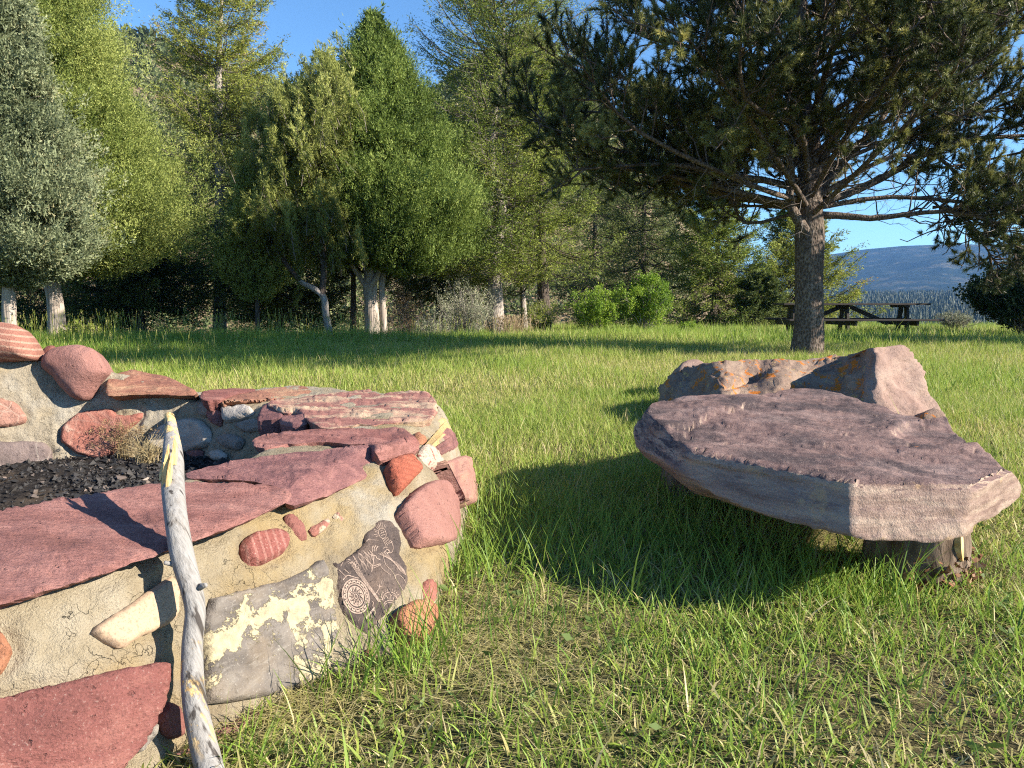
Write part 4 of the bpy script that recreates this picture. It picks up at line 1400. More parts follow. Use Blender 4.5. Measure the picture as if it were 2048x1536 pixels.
def slab_relief(v2, pos):
    x, y = v2[:, 0], v2[:, 1]
    r = np.zeros(len(x))
    onTop = pos[:, 2] > .425
    # raised shelf towards the far end, broken along a wandering line
    lin = (x - 1270) * .25 + (y - 760) - 118 + 16 * fbm(np.c_[x / 60, y / 30, 0 * x], 3, 4)
    r += .022 * ss(3, -3, lin) * onTop * ss(1560, 1480, x)
    # hollow near the right edge
    e = ((x - 1880) / 105) ** 2 + ((y - 862) / 26) ** 2
    r -= .042 * ss(1.0, .45, e) * onTop
    e2 = ((x - 1985) / 60) ** 2 + ((y - 905) / 30) ** 2
    r -= .008 * ss(1.0, .3, e2) * onTop
    # small chips
    p = np.c_[x / 26, y / 9, 0 * x + 4]
    q = noise(p, 15)
    r -= .007 * ss(.62, .8, q) * onTop * ss(-.1, .2, noise(p * .23, 19))
    r += .012 * fbm(np.c_[pos[:, :2] * 3.2, 0 * x], 5, 21) * onTop
    # bedding layers broken off in steps
    q = fbm(np.c_[pos[:, 0] * 2.6, pos[:, 1] * 2.0, 0 * x], 5, 33) * 4 + 10
    r += .0065 * (np.floor(q) + ss(.7, .98, q - np.floor(q)) - 10) * onTop
    # chipped rim along the edges
    for pl in (LF, FF, RF, LT):
        din = (pl.p[None] - pos) @ pl.n
        ch_ = ss(.1, .4, fbm(pos * 5, 3, 55))
        r -= .014 * ch_ * ss(.04, .0, np.abs(din)) * onTop
    # weathered grooves along the side faces
    r += .008 * fbm(pos * np.array((2, 2, 26)), 3, 61) * (1 - onTop)
    return r


SLABPOLY = [(1266, 872), (1270, 850), (1285, 830), (1310, 806), (1345, 800), (1400, 797), (1480, 794), (1530, 784), (1580, 777), (1625, 775), (1670, 781), (1690, 790), (1720, 799), (1755, 806), (1800, 822), (1850, 835), (1887, 833), (1907, 844), (1948, 872), (1985, 905), (2012, 930), (2034, 955), (2045, 978), (2036, 996), (1988, 1034), (1950, 1046), (1944, 1068), (1888, 1084), (1786, 1083), (1725, 1078), (1640, 1058), (1564, 1042), (1462, 1005), (1382, 961), (1317, 917), (1272, 897)]
sl_ = stone('slab', SLABPOLY, BENCH, M_SLAB, bench, .006, 6, 5.2, .007, 9, .10, .12, 2.2, 51, None, (0, .25, -1), True, slab_relief, rounds=1, stepy=3.6, roughf=.55, floorz=.285)

M_BARKD = mat_bark('stump_bark', (.035, .024, .018), (.13, .092, .066), (.24, .185, .14), 26, (1, 1, .35), 1.0)
m = Mat('cut_wood')
o = m.coord()
cw = m.ramp(m.noise(o, 30, 5, .6), [(.3, (.42, .26, .10)), (.6, (.62, .46, .23))])
M_CUT = m.finish(cw, .85, m.bump(m.noise(o, 90, 4), .5, .004), .15)
M_ROT = mat_bark('rotten_bark', (.10, .04, .02), (.3, .15, .08), (.45, .3, .19), 40, (1, 1, .6), 1.0)


def stump(x, y, r, h, label, seed, notch=False, mat=None):
    z0 = float(gz(x, y)) - .04
    t = thing('log_stump', (x, y, z0 + .04), label, 'log stump', 'stumps under the slab bench')
    a = Acc()
    S, K = 40, 16
    th = np.arange(S) / S * 2 * np.pi
    zs = np.linspace(0, h, K)
    rr = r * (1 + .10 * noise(np.stack([np.cos(th) * 2 + seed, np.sin(th) * 2, 0 * th], 1), seed))[None] * (1 + .14 * (1 - zs / h)[:, None] ** 2)
    q = np.stack([np.cos(th)[None] * 9 + 0 * rr, np.sin(th)[None] * 9 + 0 * rr, zs[:, None] * 12 + 0 * rr], -1).reshape(-1, 3)
    rr = rr + .012 * fbm(q, 3, seed).reshape(K, S)
    if notch:
        rr = rr - (ss(.35, .75, zs / h)[:, None] * .05 * np.exp(-((np.angle(np.exp(1j * (th - notch))) / .5) ** 2))[None])
    V = np.stack([x + rr * np.cos(th), y + rr * np.sin(th), z0 + zs[:, None] + 0 * rr], -1)
    idx = np.arange(K * S).reshape(K, S)
    nx = np.roll(idx, -1, 1)
    a.add(V.reshape(-1, 3), np.stack([idx[:-1], nx[:-1], nx[1:], idx[1:]], -1).reshape(-1, 4))
    obj('bark', a, mat or M_BARKD, t, smooth=True)
    a = Acc()
    a.add(np.vstack([V[-1] + (0, 0, .002), [[x, y, z0 + h + .004]]]), [(i, (i + 1) % S, S) for i in range(S)])
    obj('cut_face', a, M_CUT, t)
    return t


s1 = stump(1.50, 2.70, .165, .335, 'dark stump under the near corner of the slab with a pale axe cut', 3)
# pale axe-cut facet on the sunny side of the near stump
c0 = aty(1925, 1092, 2.545)
a = Acc()
k = 18
tt = np.arange(k) / k * 2 * np.pi
fa = nrm(np.array((.8, -.6, .1)))
fx = nrm(np.cross(fa, (0, 0, 1)))
fy = np.cross(fx, fa)
if fy[2] < 0:
    fy = -fy
ring = np.array([c0 + fx * math.cos(t) * .036 * (1 + .25 * math.sin(t)) + fy * math.sin(t) * .055 for t in tt])
a.add(np.vstack([ring, ring - fa * .05, [c0 + fa * .004]]), np.array([(i, (i + 1) % k, k + (i + 1) % k, k + i) for i in range(k)]))
a.add(np.vstack([ring, [c0 + fa * .004]]), [(i, (i + 1) % k, k) for i in range(k)])
obj('axe_cut', a, M_CUT, s1)
a = Acc()
N = 300
ph = rng.uniform(-2.2, .2, N)
rad_ = .17 + rng.uniform(-.01, .05, N)
q = np.stack([1.50 + np.cos(ph) * rad_, 2.70 + np.sin(ph) * rad_, rng.beta(1, 2.2, N) * .13], 1)
leaves(a, q, rng.normal(size=(N, 3)) + np.stack([np.cos(ph), np.sin(ph), .4 + 0 * ph], 1), rng.uniform(.012, .035, N), rng.uniform(.01, .024, N), rng.uniform(0, 1, N), True)
M_CHIP = mat_leaf('crumbling_bark', [(0.0, (.06, .03, .018)), (.5, (.26, .12, .065)), (1.0, (.45, .3, .19))], .05)
obj('crumbling_bark', a, M_CHIP, s1)
stump(.98, 3.86, .17, .36, 'dark stump under the left end of the slab', 5)

# ---------------------------------------------------------------- lichen boulder behind
LICH = ((9, .555, .585, (.46, .15, .022)), (14, .59, .63, (.40, .28, .12)))
PB = mat_stone('lichen_boulder_stone', [(0.28, (.13, .085, .068)), (.48, (.225, .155, .118)), (.62, (.30, .22, .165)), (.8, (.38, .29, .22))], 3.6, (1, 1, 2), (.2, .3, .1), .35, lichen=LICH, bump=.9)
PBH = mat_stone('pink_boulder_stone', [(0.28, (.19, .12, .098)), (.5, (.28, .19, .155)), (.75, (.37, .275, .22))], 3.6, (1, 1, 1.6), (.2, .8, .1), .35, bump=.9)
REL = Relief([(px_, py_, d_ * .80) for px_, py_, d_ in [(1315, 795, 8.3), (1340, 760, 8.3), (1400, 728, 8.15), (1442, 760, 7.2), (1390, 790, 7.6), (1450, 720, 7.8), (1470, 765, 7.2), (1492, 762, 7.45), (1480, 800, 7.0), (1520, 716, 7.95), (1530, 750, 7.45), (1550, 790, 7.02), (1600, 740, 7.62), (1620, 716, 8.0), (1600, 790, 7.25), (1650, 755, 7.55), (1700, 712, 7.75), (1690, 745, 7.42), (1670, 790, 7.25), (1742, 694, 7.0), (1737, 740, 6.83), (1730, 790, 6.68), (1728, 840, 6.58), (1790, 690, 7.3), (1795, 740, 6.95), (1800, 790, 6.72), (1845, 760, 7.2), (1850, 790, 6.98), (1890, 835, 6.9), (1830, 840, 6.5), (1340, 845, 7.1), (1480, 850, 6.8), (1600, 850, 7.0)]])
boulder = thing('lichen_boulder', (2.1, 5.75, 0), 'long pink boulder with orange lichen and a tall hump, lying behind the slab bench', 'boulder')
BP = [(1315, 796), (1322, 775), (1340, 758), (1365, 745), (1395, 731), (1440, 723), (1480, 720), (1520, 717), (1584, 719), (1644, 717), (1690, 716), (1712, 708), (1738, 697), (1765, 693), (1795, 694), (1812, 708), (1828, 730), (1843, 756), (1856, 788), (1872, 808), (1892, 836), (1900, 862), (1870, 890), (1700, 895), (1500, 890), (1330, 870), (1313, 830)]


def boulder_relief(v2, pos):
    crack = np.abs((v2[:, 0] - 1500) * .45 + (v2[:, 1] - 755) + 6 * noise(np.c_[v2 / 22, 0 * v2[:, :1]], 3))
    r = -.05 * ss(9, 0, crack) * ss(1440, 1455, v2[:, 0]) * ss(1560, 1530, v2[:, 0])
    return r + .04 * fbm(pos * 3.3, 4, 17) + .018 * fbm(pos * 11, 4, 27)


ob = stone('rock_body', BP, REL, PB, boulder, .02, 8, 5, .014, 6, .6, .12, 1.6, 61, None, (.15, .97, -.2), True, boulder_relief, stepy=4, terr=.024, tsc=2.6)
ob.data.materials.append(PBH)
for p_ in ob.data.polygons:                       # the clean broken face of the hump has its own stone colour
    cx = sum(ob.data.vertices[i].co.x for i in p_.vertices) / len(p_.vertices)
    cy = sum(ob.data.vertices[i].co.y for i in p_.vertices) / len(p_.vertices)
    pxx = 1024 + FPX * cx / cy
    if pxx > 1733:
        p_.material_index = 1
rock2 = thing('small_rock', atz(1378, 760, 0), 'small pinkish rock in the grass behind the left end of the lichen boulder', 'rock')
stone('rock_body', [(1340, 760), (1352, 738), (1368, 727), (1388, 724), (1404, 727), (1416, 742), (1420, 765)], Convex(Plane((1340, 760, None, 7.4), (1420, 765, None, 7.4), (1380, 724, None, 7.6))), PBH, rock2, .12, 18, 5, .02, 6, .3, .05, 1.2, 63, None, (0, .97, -.2))
rock3 = thing('small_rock', atz(1868, 830, 0), 'small buff rock tucked against the foot of the boulder hump', 'rock')
stone('rock_body', [(1836, 838), (1845, 826), (1862, 818), (1884, 826), (1892, 840), (1880, 850), (1845, 850)], Convex(Plane((1836, 838, None, 5.15), (1892, 840, None, 5.15), (1862, 818, None, 5.25))), PB, rock3, .05, 14, 4, .012, 8, .15, .03, 1.0, 64, None, (0, .97, -.2))
# ---------------------------------------------------------------- trees
BARK_PINE = mat_bark('pinyon_bark', (.035, .025, .02), (.10, .076, .06), (.23, .185, .15), 34, (1, 1, .55), 1.0, None)
BARK_PALE = mat_bark('pale_stringy_bark', (0.156, 0.121, 0.098), (0.328, 0.273, 0.230), (0.437, 0.382, 0.328), 30, (1, 1, .06), .8)
BARK_GREY = mat_bark('grey_fir_bark', (.10, .085, .075), (.27, .235, .205), (.40, .36, .32), 26, (1, 1, .35), .9)
BARK_MID = mat_bark('branch_bark', (.05, .042, .035), (.13, .11, .092), (.22, .195, .17), 24, (1, 1, .4), .7)
BARK_DARK = mat_bark('dark_bark', (.02, .016, .013), (.07, .055, .045), (.13, .105, .085), 24, (1, 1, .4), .9)
M_TWIG = mat_leaf('dead_twig', [(0.0, (.08, .065, .055)), (1.0, (.34, .30, .27))], 0.0)
L_PINE = mat_leaf('pinyon_needle', [(0.0, (.034, .048, .016)), (.33, (.10, .12, .04)), (.58, (.22, .23, .07)), (1.0, (.46, .43, .14))], .3, .45, .3)
L_JUN_GREY = mat_leaf('grey_green_juniper_leaf', [(0.0, (.09, .115, .055)), (.5, (.215, .25, .135)), (.85, (.33, .36, .20)), (1.0, (.36, .33, .18))], .3)
L_JUN_YEL = mat_leaf('yellow_green_juniper_leaf', [(0.0, (.11, .155, .03)), (.5, (.28, .33, .085)), (1.0, (.43, .46, .14))], .33)
L_JUN_DEEP = mat_leaf('deep_green_juniper_leaf', [(0.0, (.055, .09, .018)), (.5, (.17, .24, .05)), (1.0, (.33, .40, .105))], .33)
L_FIR_OLD = mat_leaf('olive_fir_needle', [(0.0, (.09, .10, .018)), (.5, (.25, .29, .05)), (.9, (.40, .42, .09)), (1.0, (.36, .24, .11))], .35)
L_FIR = mat_leaf('bright_fir_needle', [(0.0, (.055, .085, .016)), (.5, (.19, .245, .045)), (1.0, (.38, .42, .085))], .33)
L_PIN_YEL = mat_leaf('yellow_pinyon_needle', [(0.0, (.06, .075, .02)), (.5, (.22, .25, .06)), (1.0, (.42, .44, .135))], .3)
L_DARKFIR = mat_leaf('dark_fir_needle', [(0.0, (.03, .05, .018)), (.5, (.115, .15, .042)), (1.0, (.25, .28, .075))], .28)
L_BUSH = mat_leaf('bright_bush_leaf', [(0.0, (0.070, 0.140, 0.017)), (.5, (0.182, 0.294, 0.031)), (1.0, (0.364, 0.476, 0.063))], .4)
L_SAGE = mat_leaf('sage_leaf', [(0.0, (0.112, 0.126, 0.077)), (.5, (0.280, 0.301, 0.196)), (1.0, (0.462, 0.462, 0.308))], .2)


def trunk(t, pts, radii, mat, k=24, sides=14, name='trunk', wob=.06, flare=.35):
    C = spline(pts, k)
    R = np.interp(np.linspace(0, 1, k), np.linspace(0, 1, len(radii)), radii)
    R = R * (1 + flare * np.exp(-np.arange(k) / k * 14))
    a = Acc()
    th = np.arange(sides) / sides * 2 * np.pi
    T = nrm(np.gradient(C, axis=0))
    A = nrm(np.cross(T, (0.1, 1, 0.05)))
    B = np.cross(T, A)
    q = np.stack([np.cos(th)[None] * 1.3 + 0 * R[:, None], np.sin(th)[None] * 1.3 + 0 * R[:, None], np.arange(k)[:, None] * .35 + 0 * th[None]], -1).reshape(-1, 3)
    rr = R[:, None] * (1 + wob * 1.6 * noise(q, int(abs(pts[0][0]) * 10)).reshape(k, sides))
    V = C[:, None] + rr[..., None] * (np.cos(th)[None, :, None] * A[:, None] + np.sin(th)[None, :, None] * B[:, None])
    i = np.arange(k * sides).reshape(k, sides)
    nx = np.roll(i, -1, 1)
    a.add(V.reshape(-1, 3), np.stack([i[:-1], nx[:-1], nx[1:], i[1:]], -1).reshape(-1, 4))
    return obj(name, a, mat, t, smooth=True), C, R


def sprays(acc, c, d, L, n, ll, lw, tint, curl=.5, spread=.9):
    """n leaflets along each spray (start c, direction d, length L)"""
    N = len(c)
    d = nrm(d)
    f = rng.uniform(0.05, 1, (N, n))
    p = c[:, None] + d[:, None] * (L[:, None] * f)[..., None]
    p = p + rng.normal(size=p.shape) * (L[:, None] * (.10 + .10 * (1 - f)))[..., None]
    p[..., 2] += (curl * L[:, None] * f * f * .3)
    dd = d[:, None] + rng.normal(size=p.shape) * spread * .6
    ll_ = ll * rng.uniform(.6, 1.3, N * n)
    tt = np.clip(np.asarray(tint)[:, None] + rng.normal(size=(N, n)) * .13, 0, 1)
    leaves(acc, p.reshape(-1, 3), dd.reshape(-1, 3), ll_, lw * rng.uniform(.7, 1.3, N * n), tt.ravel())


def juniper(name, base, prof, leaf, bark, label, n=6500, per=20, lean=(0, 0), seed=1, tr=None, ll=.075, lw=.022, tdir=(0, 0), group=None, cat='tree', core=True, upness=.8, limb_n=40, off=(0, 0), lump=.22):
    """prof: list of (height above base, radius)"""
    t = thing(name, base, label, cat, group)
    z, r = np.array(prof).T
    zz = np.linspace(z[0], z[-1], 300)
    rr = np.interp(zz, z, r)
    w = np.cumsum(rr + .06)
    w /= w[-1]
    h = np.interp(rng.uniform(0, 1, n), w, zz)
    th = rng.uniform(0, 6.283, n)
    R = np.interp(h, z, r)
    q = np.stack([np.cos(th) * 1.6, np.sin(th) * 1.6, h * 1.1], 1)
    lu = fbm(q, 3, seed)
    lu2 = noise(q * 3.3, seed + 9)
    nc = max(60, n // 30)
    own = rng.integers(0, nc, n)
    h = np.where(rng.random(n) < .8, h[own] + rng.normal(size=n) * .15, h)
    h = np.clip(h, z[0], z[-1])
    th = np.where(rng.random(n) < .8, th[own] + rng.normal(size=n) * .17 / np.maximum(np.interp(h, z, r), .25), th)
    R = np.interp(h, z, r)
    q = np.stack([np.cos(th) * 1.6, np.sin(th) * 1.6, h * 1.1], 1)
    lu = fbm(q, 3, seed)
    lu2 = noise(q * 3.3, seed + 9)
    fr = rng.uniform(0, 1, n) ** .42
    cj = rng.normal(size=nc) * .17
    fr = fr * (1 + cj[own])
    fr = fr * (1 + lump * 1.6 * lu + .16 * lu2)
    hf = (h - z[0]) / (z[-1] - z[0])
    cx = base[0] + off[0] + lean[0] * hf
    cy = base[1] + off[1] + lean[1] * hf
    c = np.stack([cx + np.cos(th) * R * fr, cy + np.sin(th) * R * fr, base[2] + h + lu2 * .12], 1)
    d = np.stack([np.cos(th) * .55, np.sin(th) * .55, np.full(n, upness)], 1) + rng.normal(size=(n, 3)) * .42
    L = rng.uniform(.14, .34, n) * (.7 + .3 * np.clip(R, 0, 1.5)) * np.where(rng.random(n) < .06, 1.9, 1)
    tint = np.clip(.42 + rng.normal(size=nc)[own] * .12 + .5 * lu2 * .6 + .25 * lu + rng.normal(size=n) * .12, 0, 1)
    a = Acc()
    sprays(a, c, d, L, per, ll, lw, tint)
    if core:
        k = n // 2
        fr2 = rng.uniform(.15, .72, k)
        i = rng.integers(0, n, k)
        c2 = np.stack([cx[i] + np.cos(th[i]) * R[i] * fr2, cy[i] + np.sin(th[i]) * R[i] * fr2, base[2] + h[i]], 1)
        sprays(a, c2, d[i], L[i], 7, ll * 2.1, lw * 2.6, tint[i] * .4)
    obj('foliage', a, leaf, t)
    if tr is not None:
        pts, radii = tr
        trunk(t, pts, radii, bark)
        # limbs running up inside the crown
        a = Acc()
        k = 7
        hh = rng.uniform(z[0] + .05, z[-1] * .75, limb_n)
        ph = rng.uniform(0, 6.283, limb_n)
        Rl = np.interp(hh, z, r) * .8
        s_ = np.linspace(0, 1, k)
        Pp = np.zeros((limb_n, k, 3))
        hfl = (hh - z[0]) / (z[-1] - z[0])
        b0 = np.array(pts[-1])
        Pp[:, :, 0] = (b0[0] * (1 - s_) + (base[0] + off[0]) * s_)[None] + lean[0] * hfl[:, None] + np.cos(ph)[:, None] * Rl[:, None] * s_
        Pp[:, :, 1] = (b0[1] * (1 - s_) + (base[1] + off[1]) * s_)[None] + lean[1] * hfl[:, None] + np.sin(ph)[:, None] * Rl[:, None] * s_
        zs = np.maximum(hh - Rl * .6, b0[2] - base[2] - .3)
        Pp[:, :, 2] = base[2] + zs[:, None] + (hh - zs)[:, None] * s_ ** 1.3
        Pp += rng.normal(size=Pp.shape) * .03
        tubes(a, Pp, (np.linspace(.028, .006, k))[None].repeat(limb_n, 0), 5)
        obj('limbs', a, bark, t, smooth=True)
    return t


def fir(name, base, top, halfw, leaf, bark, label, h0=1.2, nb=110, tpts=None, r0=.15, dens=1.0, seed=1, droop=.25, ll=.06, lw=.022, group=None, wfun=None, twn=18, per=28, bare=0, cat='tree', upturn=.25):
    t = thing(name, base, label, cat, group)
    H = top - base[2]
    if tpts is None:
        tpts = [base, base + np.array((.02 * H * math.sin(seed), 0, H * .5)), base + np.array((0, 0, H))]
    _, C, Rt = trunk(t, tpts, [r0, r0 * .62, .012], bark, 30, 12)
    hf = np.sort(rng.uniform(0, 1, nb) ** 1.05)
    hz = h0 + (H - h0 - .1) * hf
    az = np.arange(nb) * 2.39996 + rng.normal(size=nb) * .4
    w = (wfun(hf) if wfun else (1 - hf) ** .8) * halfw * rng.uniform(.6, 1.12, nb) + .12
    k = 9
    s_ = np.linspace(0, 1, k)
    cz = C[:, 2] - base[2]
    sx, sy = np.interp(hz, cz, C[:, 0]), np.interp(hz, cz, C[:, 1])
    B = np.zeros((nb, k, 3))
    dr = droop * rng.uniform(.5, 1.4, nb) * (1.15 - hf)
    rise = .35 * hf
    B[:, :, 0] = sx[:, None] + np.cos(az)[:, None] * w[:, None] * s_
    B[:, :, 1] = sy[:, None] + np.sin(az)[:, None] * w[:, None] * s_
    B[:, :, 2] = base[2] + hz[:, None] + w[:, None] * (rise[:, None] * s_ - dr[:, None] * np.sin(s_ * np.pi * .75) + upturn * s_ ** 3)
    B += rng.normal(size=B.shape) * .02 * s_[None, :, None]
    a = Acc()
    tubes(a, B, (w * .011 + .006)[:, None] * np.linspace(1, .25, k)[None], 5)
    # side twigs
    nb_ = nb
    ntw = int(twn * dens)
    f = rng.uniform(.06, 1, (nb, ntw)) ** .8
    ii = f * (k - 1)
    i0 = np.minimum(ii.astype(int), k - 2)
    fr = (ii - i0)[..., None]
    bi = np.arange(nb)[:, None]
    st = B[bi, i0] * (1 - fr) + B[bi, i0 + 1] * fr
    bd = nrm(B[:, -1] - B[:, 0])[:, None]
    side = nrm(np.cross(bd, np.array((0, 0, 1.0))))
    sg = rng.choice([-1, 1], (nb, ntw))[..., None]
    d = bd * .75 + side * sg * rng.uniform(.3, 1.0, (nb, ntw, 1)) + rng.normal(size=(nb, ntw, 3)) * .22 + np.array((0, 0, -.08))
    L = (w[:, None] * rng.uniform(.16, .36, (nb, ntw)) * (1.25 - f * .75) + .06)
    st, d, L = st.reshape(-1, 3), nrm(d.reshape(-1, 3)), L.ravel()
    tw = np.stack([st, st + d * (L * .55)[:, None], st + d * (L)[:, None] + np.array((0, 0, 1)) * (L * .08)[:, None]], 1)
    tubes(a, tw, np.full((len(st), 3), .004) * np.array((1.3, 1, .5)), 3)
    obj('branches', a, BARK_DARK if bark is BARK_DARK else BARK_MID, t)
    a = Acc()
    lu = noise(st * 1.4, seed)
    tint = np.clip(.5 + .4 * lu + rng.normal(size=len(st)) * .12, 0, 1)
    if bare:
        kp = rng.uniform(0, 1, len(st)) > bare * (1 - np.repeat(hf, ntw)) ** 2
        st, d, L, tint = st[kp], d[kp], L[kp], tint[kp]
    sprays(a, st, d, L * 1.12, per, ll, lw, tint, .25, .95)
    obj('foliage', a, leaf, t)
    return t


def B_(px, y, dz=0.0):
    x = (px - 1024) / FPX * y * 1.0
    d = ray(px, 640)
    x = d[0] / d[1] * y
    return np.array((x, y, float(gz(x, y)) - .04 + dz))


def zat(py, y):
    return aty(1024, py, y)[2]


def prof_px(rows, y, z0):
    """rows: (py, half width px) from bottom to top"""
    return [(zat(py, y) - z0, hw / FPX * y) for py, hw in rows]


# -------- the left junipers
b = B_(18, 12.2)
juniper('juniper_tree', b, prof_px([(570, 40), (545, 110), (495, 140), (400, 140), (280, 120), (150, 85), (50, 55), (-40, 30), (-90, 5)], 12.2, b[2]), L_JUN_GREY, BARK_PALE,
        'grey green juniper at the left edge of the photo, over the striped boulder', 8200, 24, seed=11, tr=([b, b + (.02, 0, .9), b + (.1, 0, 2.2)], [.11, .10, .08]), off=(.12, 0), ll=.062, lw=.022)
b = B_(111, 14.8)
juniper('juniper_tree', b, prof_px([(548, 100), (522, 185), (490, 222), (430, 246), (370, 232), (300, 198), (240, 165), (160, 122), (80, 108), (0, 92), (-100, 60), (-200, 25), (-250, 5)], 14.8, b[2]), L_JUN_YEL, BARK_PALE,
        'broad yellow green juniper with the thick pale trunk, second from the left', 19000, 26, seed=12, tr=([b, b + (.02, 0, .8), b + (-.02, 0, 1.6), b + (.1, 0, 2.8)], [.165, .155, .14, .1]), off=(.1, .3), ll=.052, lw=.017, lump=.3)

# -------- central juniper with the pale double trunk
b = B_(742, 18.2)
t5 = juniper('juniper_tree', b, prof_px([(548, 50), (525, 125), (480, 160), (430, 162), (340, 138), (260, 112), (190, 84), (120, 54), (75, 27), (40, 4)], 18.2, b[2]), L_JUN_DEEP, BARK_PALE,
             'conical deep green juniper with a pale double trunk in the middle of the trees', 16000, 24, (-.62, 0), 14, ([b, b + (.03, 0, .8), b + (0, 0, 1.6), b + (.12, 0, 2.8)], [.19, .18, .17, .12]), ll=.068, lw=.02, off=(.79, 0), lump=.2, upness=1.0)
trunk(t5, [b + (.30, .05, 0), b + (.30, .05, .8), b + (.28, .05, 1.7), b + (.5, .1, 2.6)], [.085, .08, .075, .06], BARK_PALE, name='trunk')
trunk(t5, [b + (-.05, -.1, 1.5), b + (-.24, -.1, 1.8), b + (-.42, -.15, 2.1)], [.07, .06, .045], BARK_PALE, name='limb', flare=0)
trunk(t5, [b + (.02, -.1, 1.55), b + (.24, -.15, 1.9), b + (.32, -.15, 2.35)], [.075, .06, .05], BARK_PALE, name='limb', flare=0)

# -------- yellow pinyon beside it, leaning trunk
b = B_(662, 16.5)
t4 = thing('pinyon_tree', b, 'yellow green pinyon with a slim pale leaning trunk, left of the conical juniper', 'tree')
trunk(t4, [b, aty(652, 630, 16.5), aty(644, 590, 16.5), aty(600, 563, 16.55)], [.085, .075, .07, .055], BARK_GREY)
trunk(t4, [aty(644, 592, 16.5), aty(648, 520, 16.6), aty(640, 400, 16.7), aty(640, 250, 16.8), aty(660, 130, 16.9)], [.07, .065, .055, .04, .02], BARK_DARK, name='limb', flare=0)
trunk(t4, [aty(600, 563, 16.55), aty(560, 500, 16.6), aty(560, 380, 16.7), aty(590, 220, 16.8)], [.055, .05, .04, .02], BARK_DARK, name='limb', flare=0)
ends = []
for (cx, cy, rx, ry, n_) in ((600, 240, 60, 80, 90), (580, 340, 90, 90, 110), (545, 420, 80, 70, 80), (640, 200, 60, 80, 70), (660, 140, 30, 40, 34), (640, 440, 70, 70, 60), (560, 210, 25, 45, 30)):
    for k in range(n_):
        u, v = rng.normal(size=2) * .55
        ends.append(aty(cx + u * rx, cy + v * ry, 16.7 + rng.normal() * .6))
ends = np.array(ends)
st = ends + np.stack([rng.normal(size=len(ends)) * .12 + .1, rng.normal(size=len(ends)) * .12, -rng.uniform(.35, .75, len(ends))], 1)
a = Acc()
tubes(a, np.stack([st, st * .5 + ends * .5 + rng.normal(size=st.shape) * .03, ends], 1), np.array((.009, .006, .004))[None].repeat(len(ends), 0), 4)
obj('limbs', a, BARK_MID, t4)
a = Acc()
k = 15
f = np.linspace(.05, 1.1, k)
p = (st[:, None] * (1 - f)[None, :, None] + ends[:, None] * f[None, :, None]).reshape(-1, 3) + rng.normal(size=(len(ends) * k, 3)) * .05
dd = np.repeat(nrm(ends - st), k, 0) + rng.normal(size=(len(p), 3)) * .35
tn = np.clip(np.repeat(rng.normal(.5, .2, len(ends)), k) + np.tile(f - .6, len(ends)) * .5, 0, 1)
sprays(a, p, dd, np.full(len(p), .14), 24, .085, .017, tn, .3, 1.0)
obj('foliage', a, L_PIN_YEL, t4)

b = B_(515, 17.0)
juniper('young_juniper', b, prof_px([(600, 25), (560, 60), (500, 62), (450, 45), (400, 30), (330, 12)], 17.0, b[2]), L_JUN_YEL, BARK_DARK,
        'small bright yellow green juniper between the broad juniper and the pinyon', 1700, 20, seed=17, tr=([b, b + (0, 0, .8), b + (0, 0, 1.3)], [.06, .05, .04]), core=False, lump=.5)

# -------- firs
b = B_(437, 22.0)
fir('fir_tree', b, zat(-70, 22), 1.9, L_FIR_OLD, BARK_GREY, 'tall thin olive green fir with an open crown rising behind the left junipers', 1.6, 240, [b, aty(440, 400, 22), aty(437, 200, 22), aty(440, 60, 22), aty(450, -70, 22)], .17, 1.1, 21, .25,
    .075, .024, wfun=lambda h: np.interp(h, [0, .2, .5, .72, .88, 1], [1.0, 1.0, .95, .8, .62, .12]), per=26, twn=20)
b = B_(992, 19.9)
fir('fir_tree', b, zat(-130, 19.9), 2.6, L_FIR, BARK_GREY, 'tall bright green fir with a crooked grey trunk, just right of the conical juniper', 1.9, 230, [b, aty(990, 560, 19.9), aty(990, 490, 19.9), aty(1006, 430, 19.9), aty(984, 330, 19.9), aty(988, 240, 19.9), aty(1004, 120, 19.9), aty(1010, -130, 19.9)], .20, 1.2, 22, .2,
    .07, .022, wfun=lambda h: np.interp(h, [0, .12, .3, .6, .85, 1], [.62, .8, .8, .9, .7, .3]), per=26)
b = B_(1049, 22.0)
fir('fir_tree', b, zat(330, 22), 1.2, L_DARKFIR, BARK_GREY, 'slim fir with a thin grey trunk just right of the crooked fir', 1.6, 60, None, .10, 1, 23, .3, group='firs behind the lawn', bare=.5)
b = B_(1090, 20.5)
fir('fir_tree', b, zat(120, 20.5), 2.0, L_FIR, BARK_DARK, 'fir with a dark straight trunk behind the left edge of the big pine', 1.9, 110, None, .17, 1, 24, .35, group='firs behind the lawn', bare=.3)
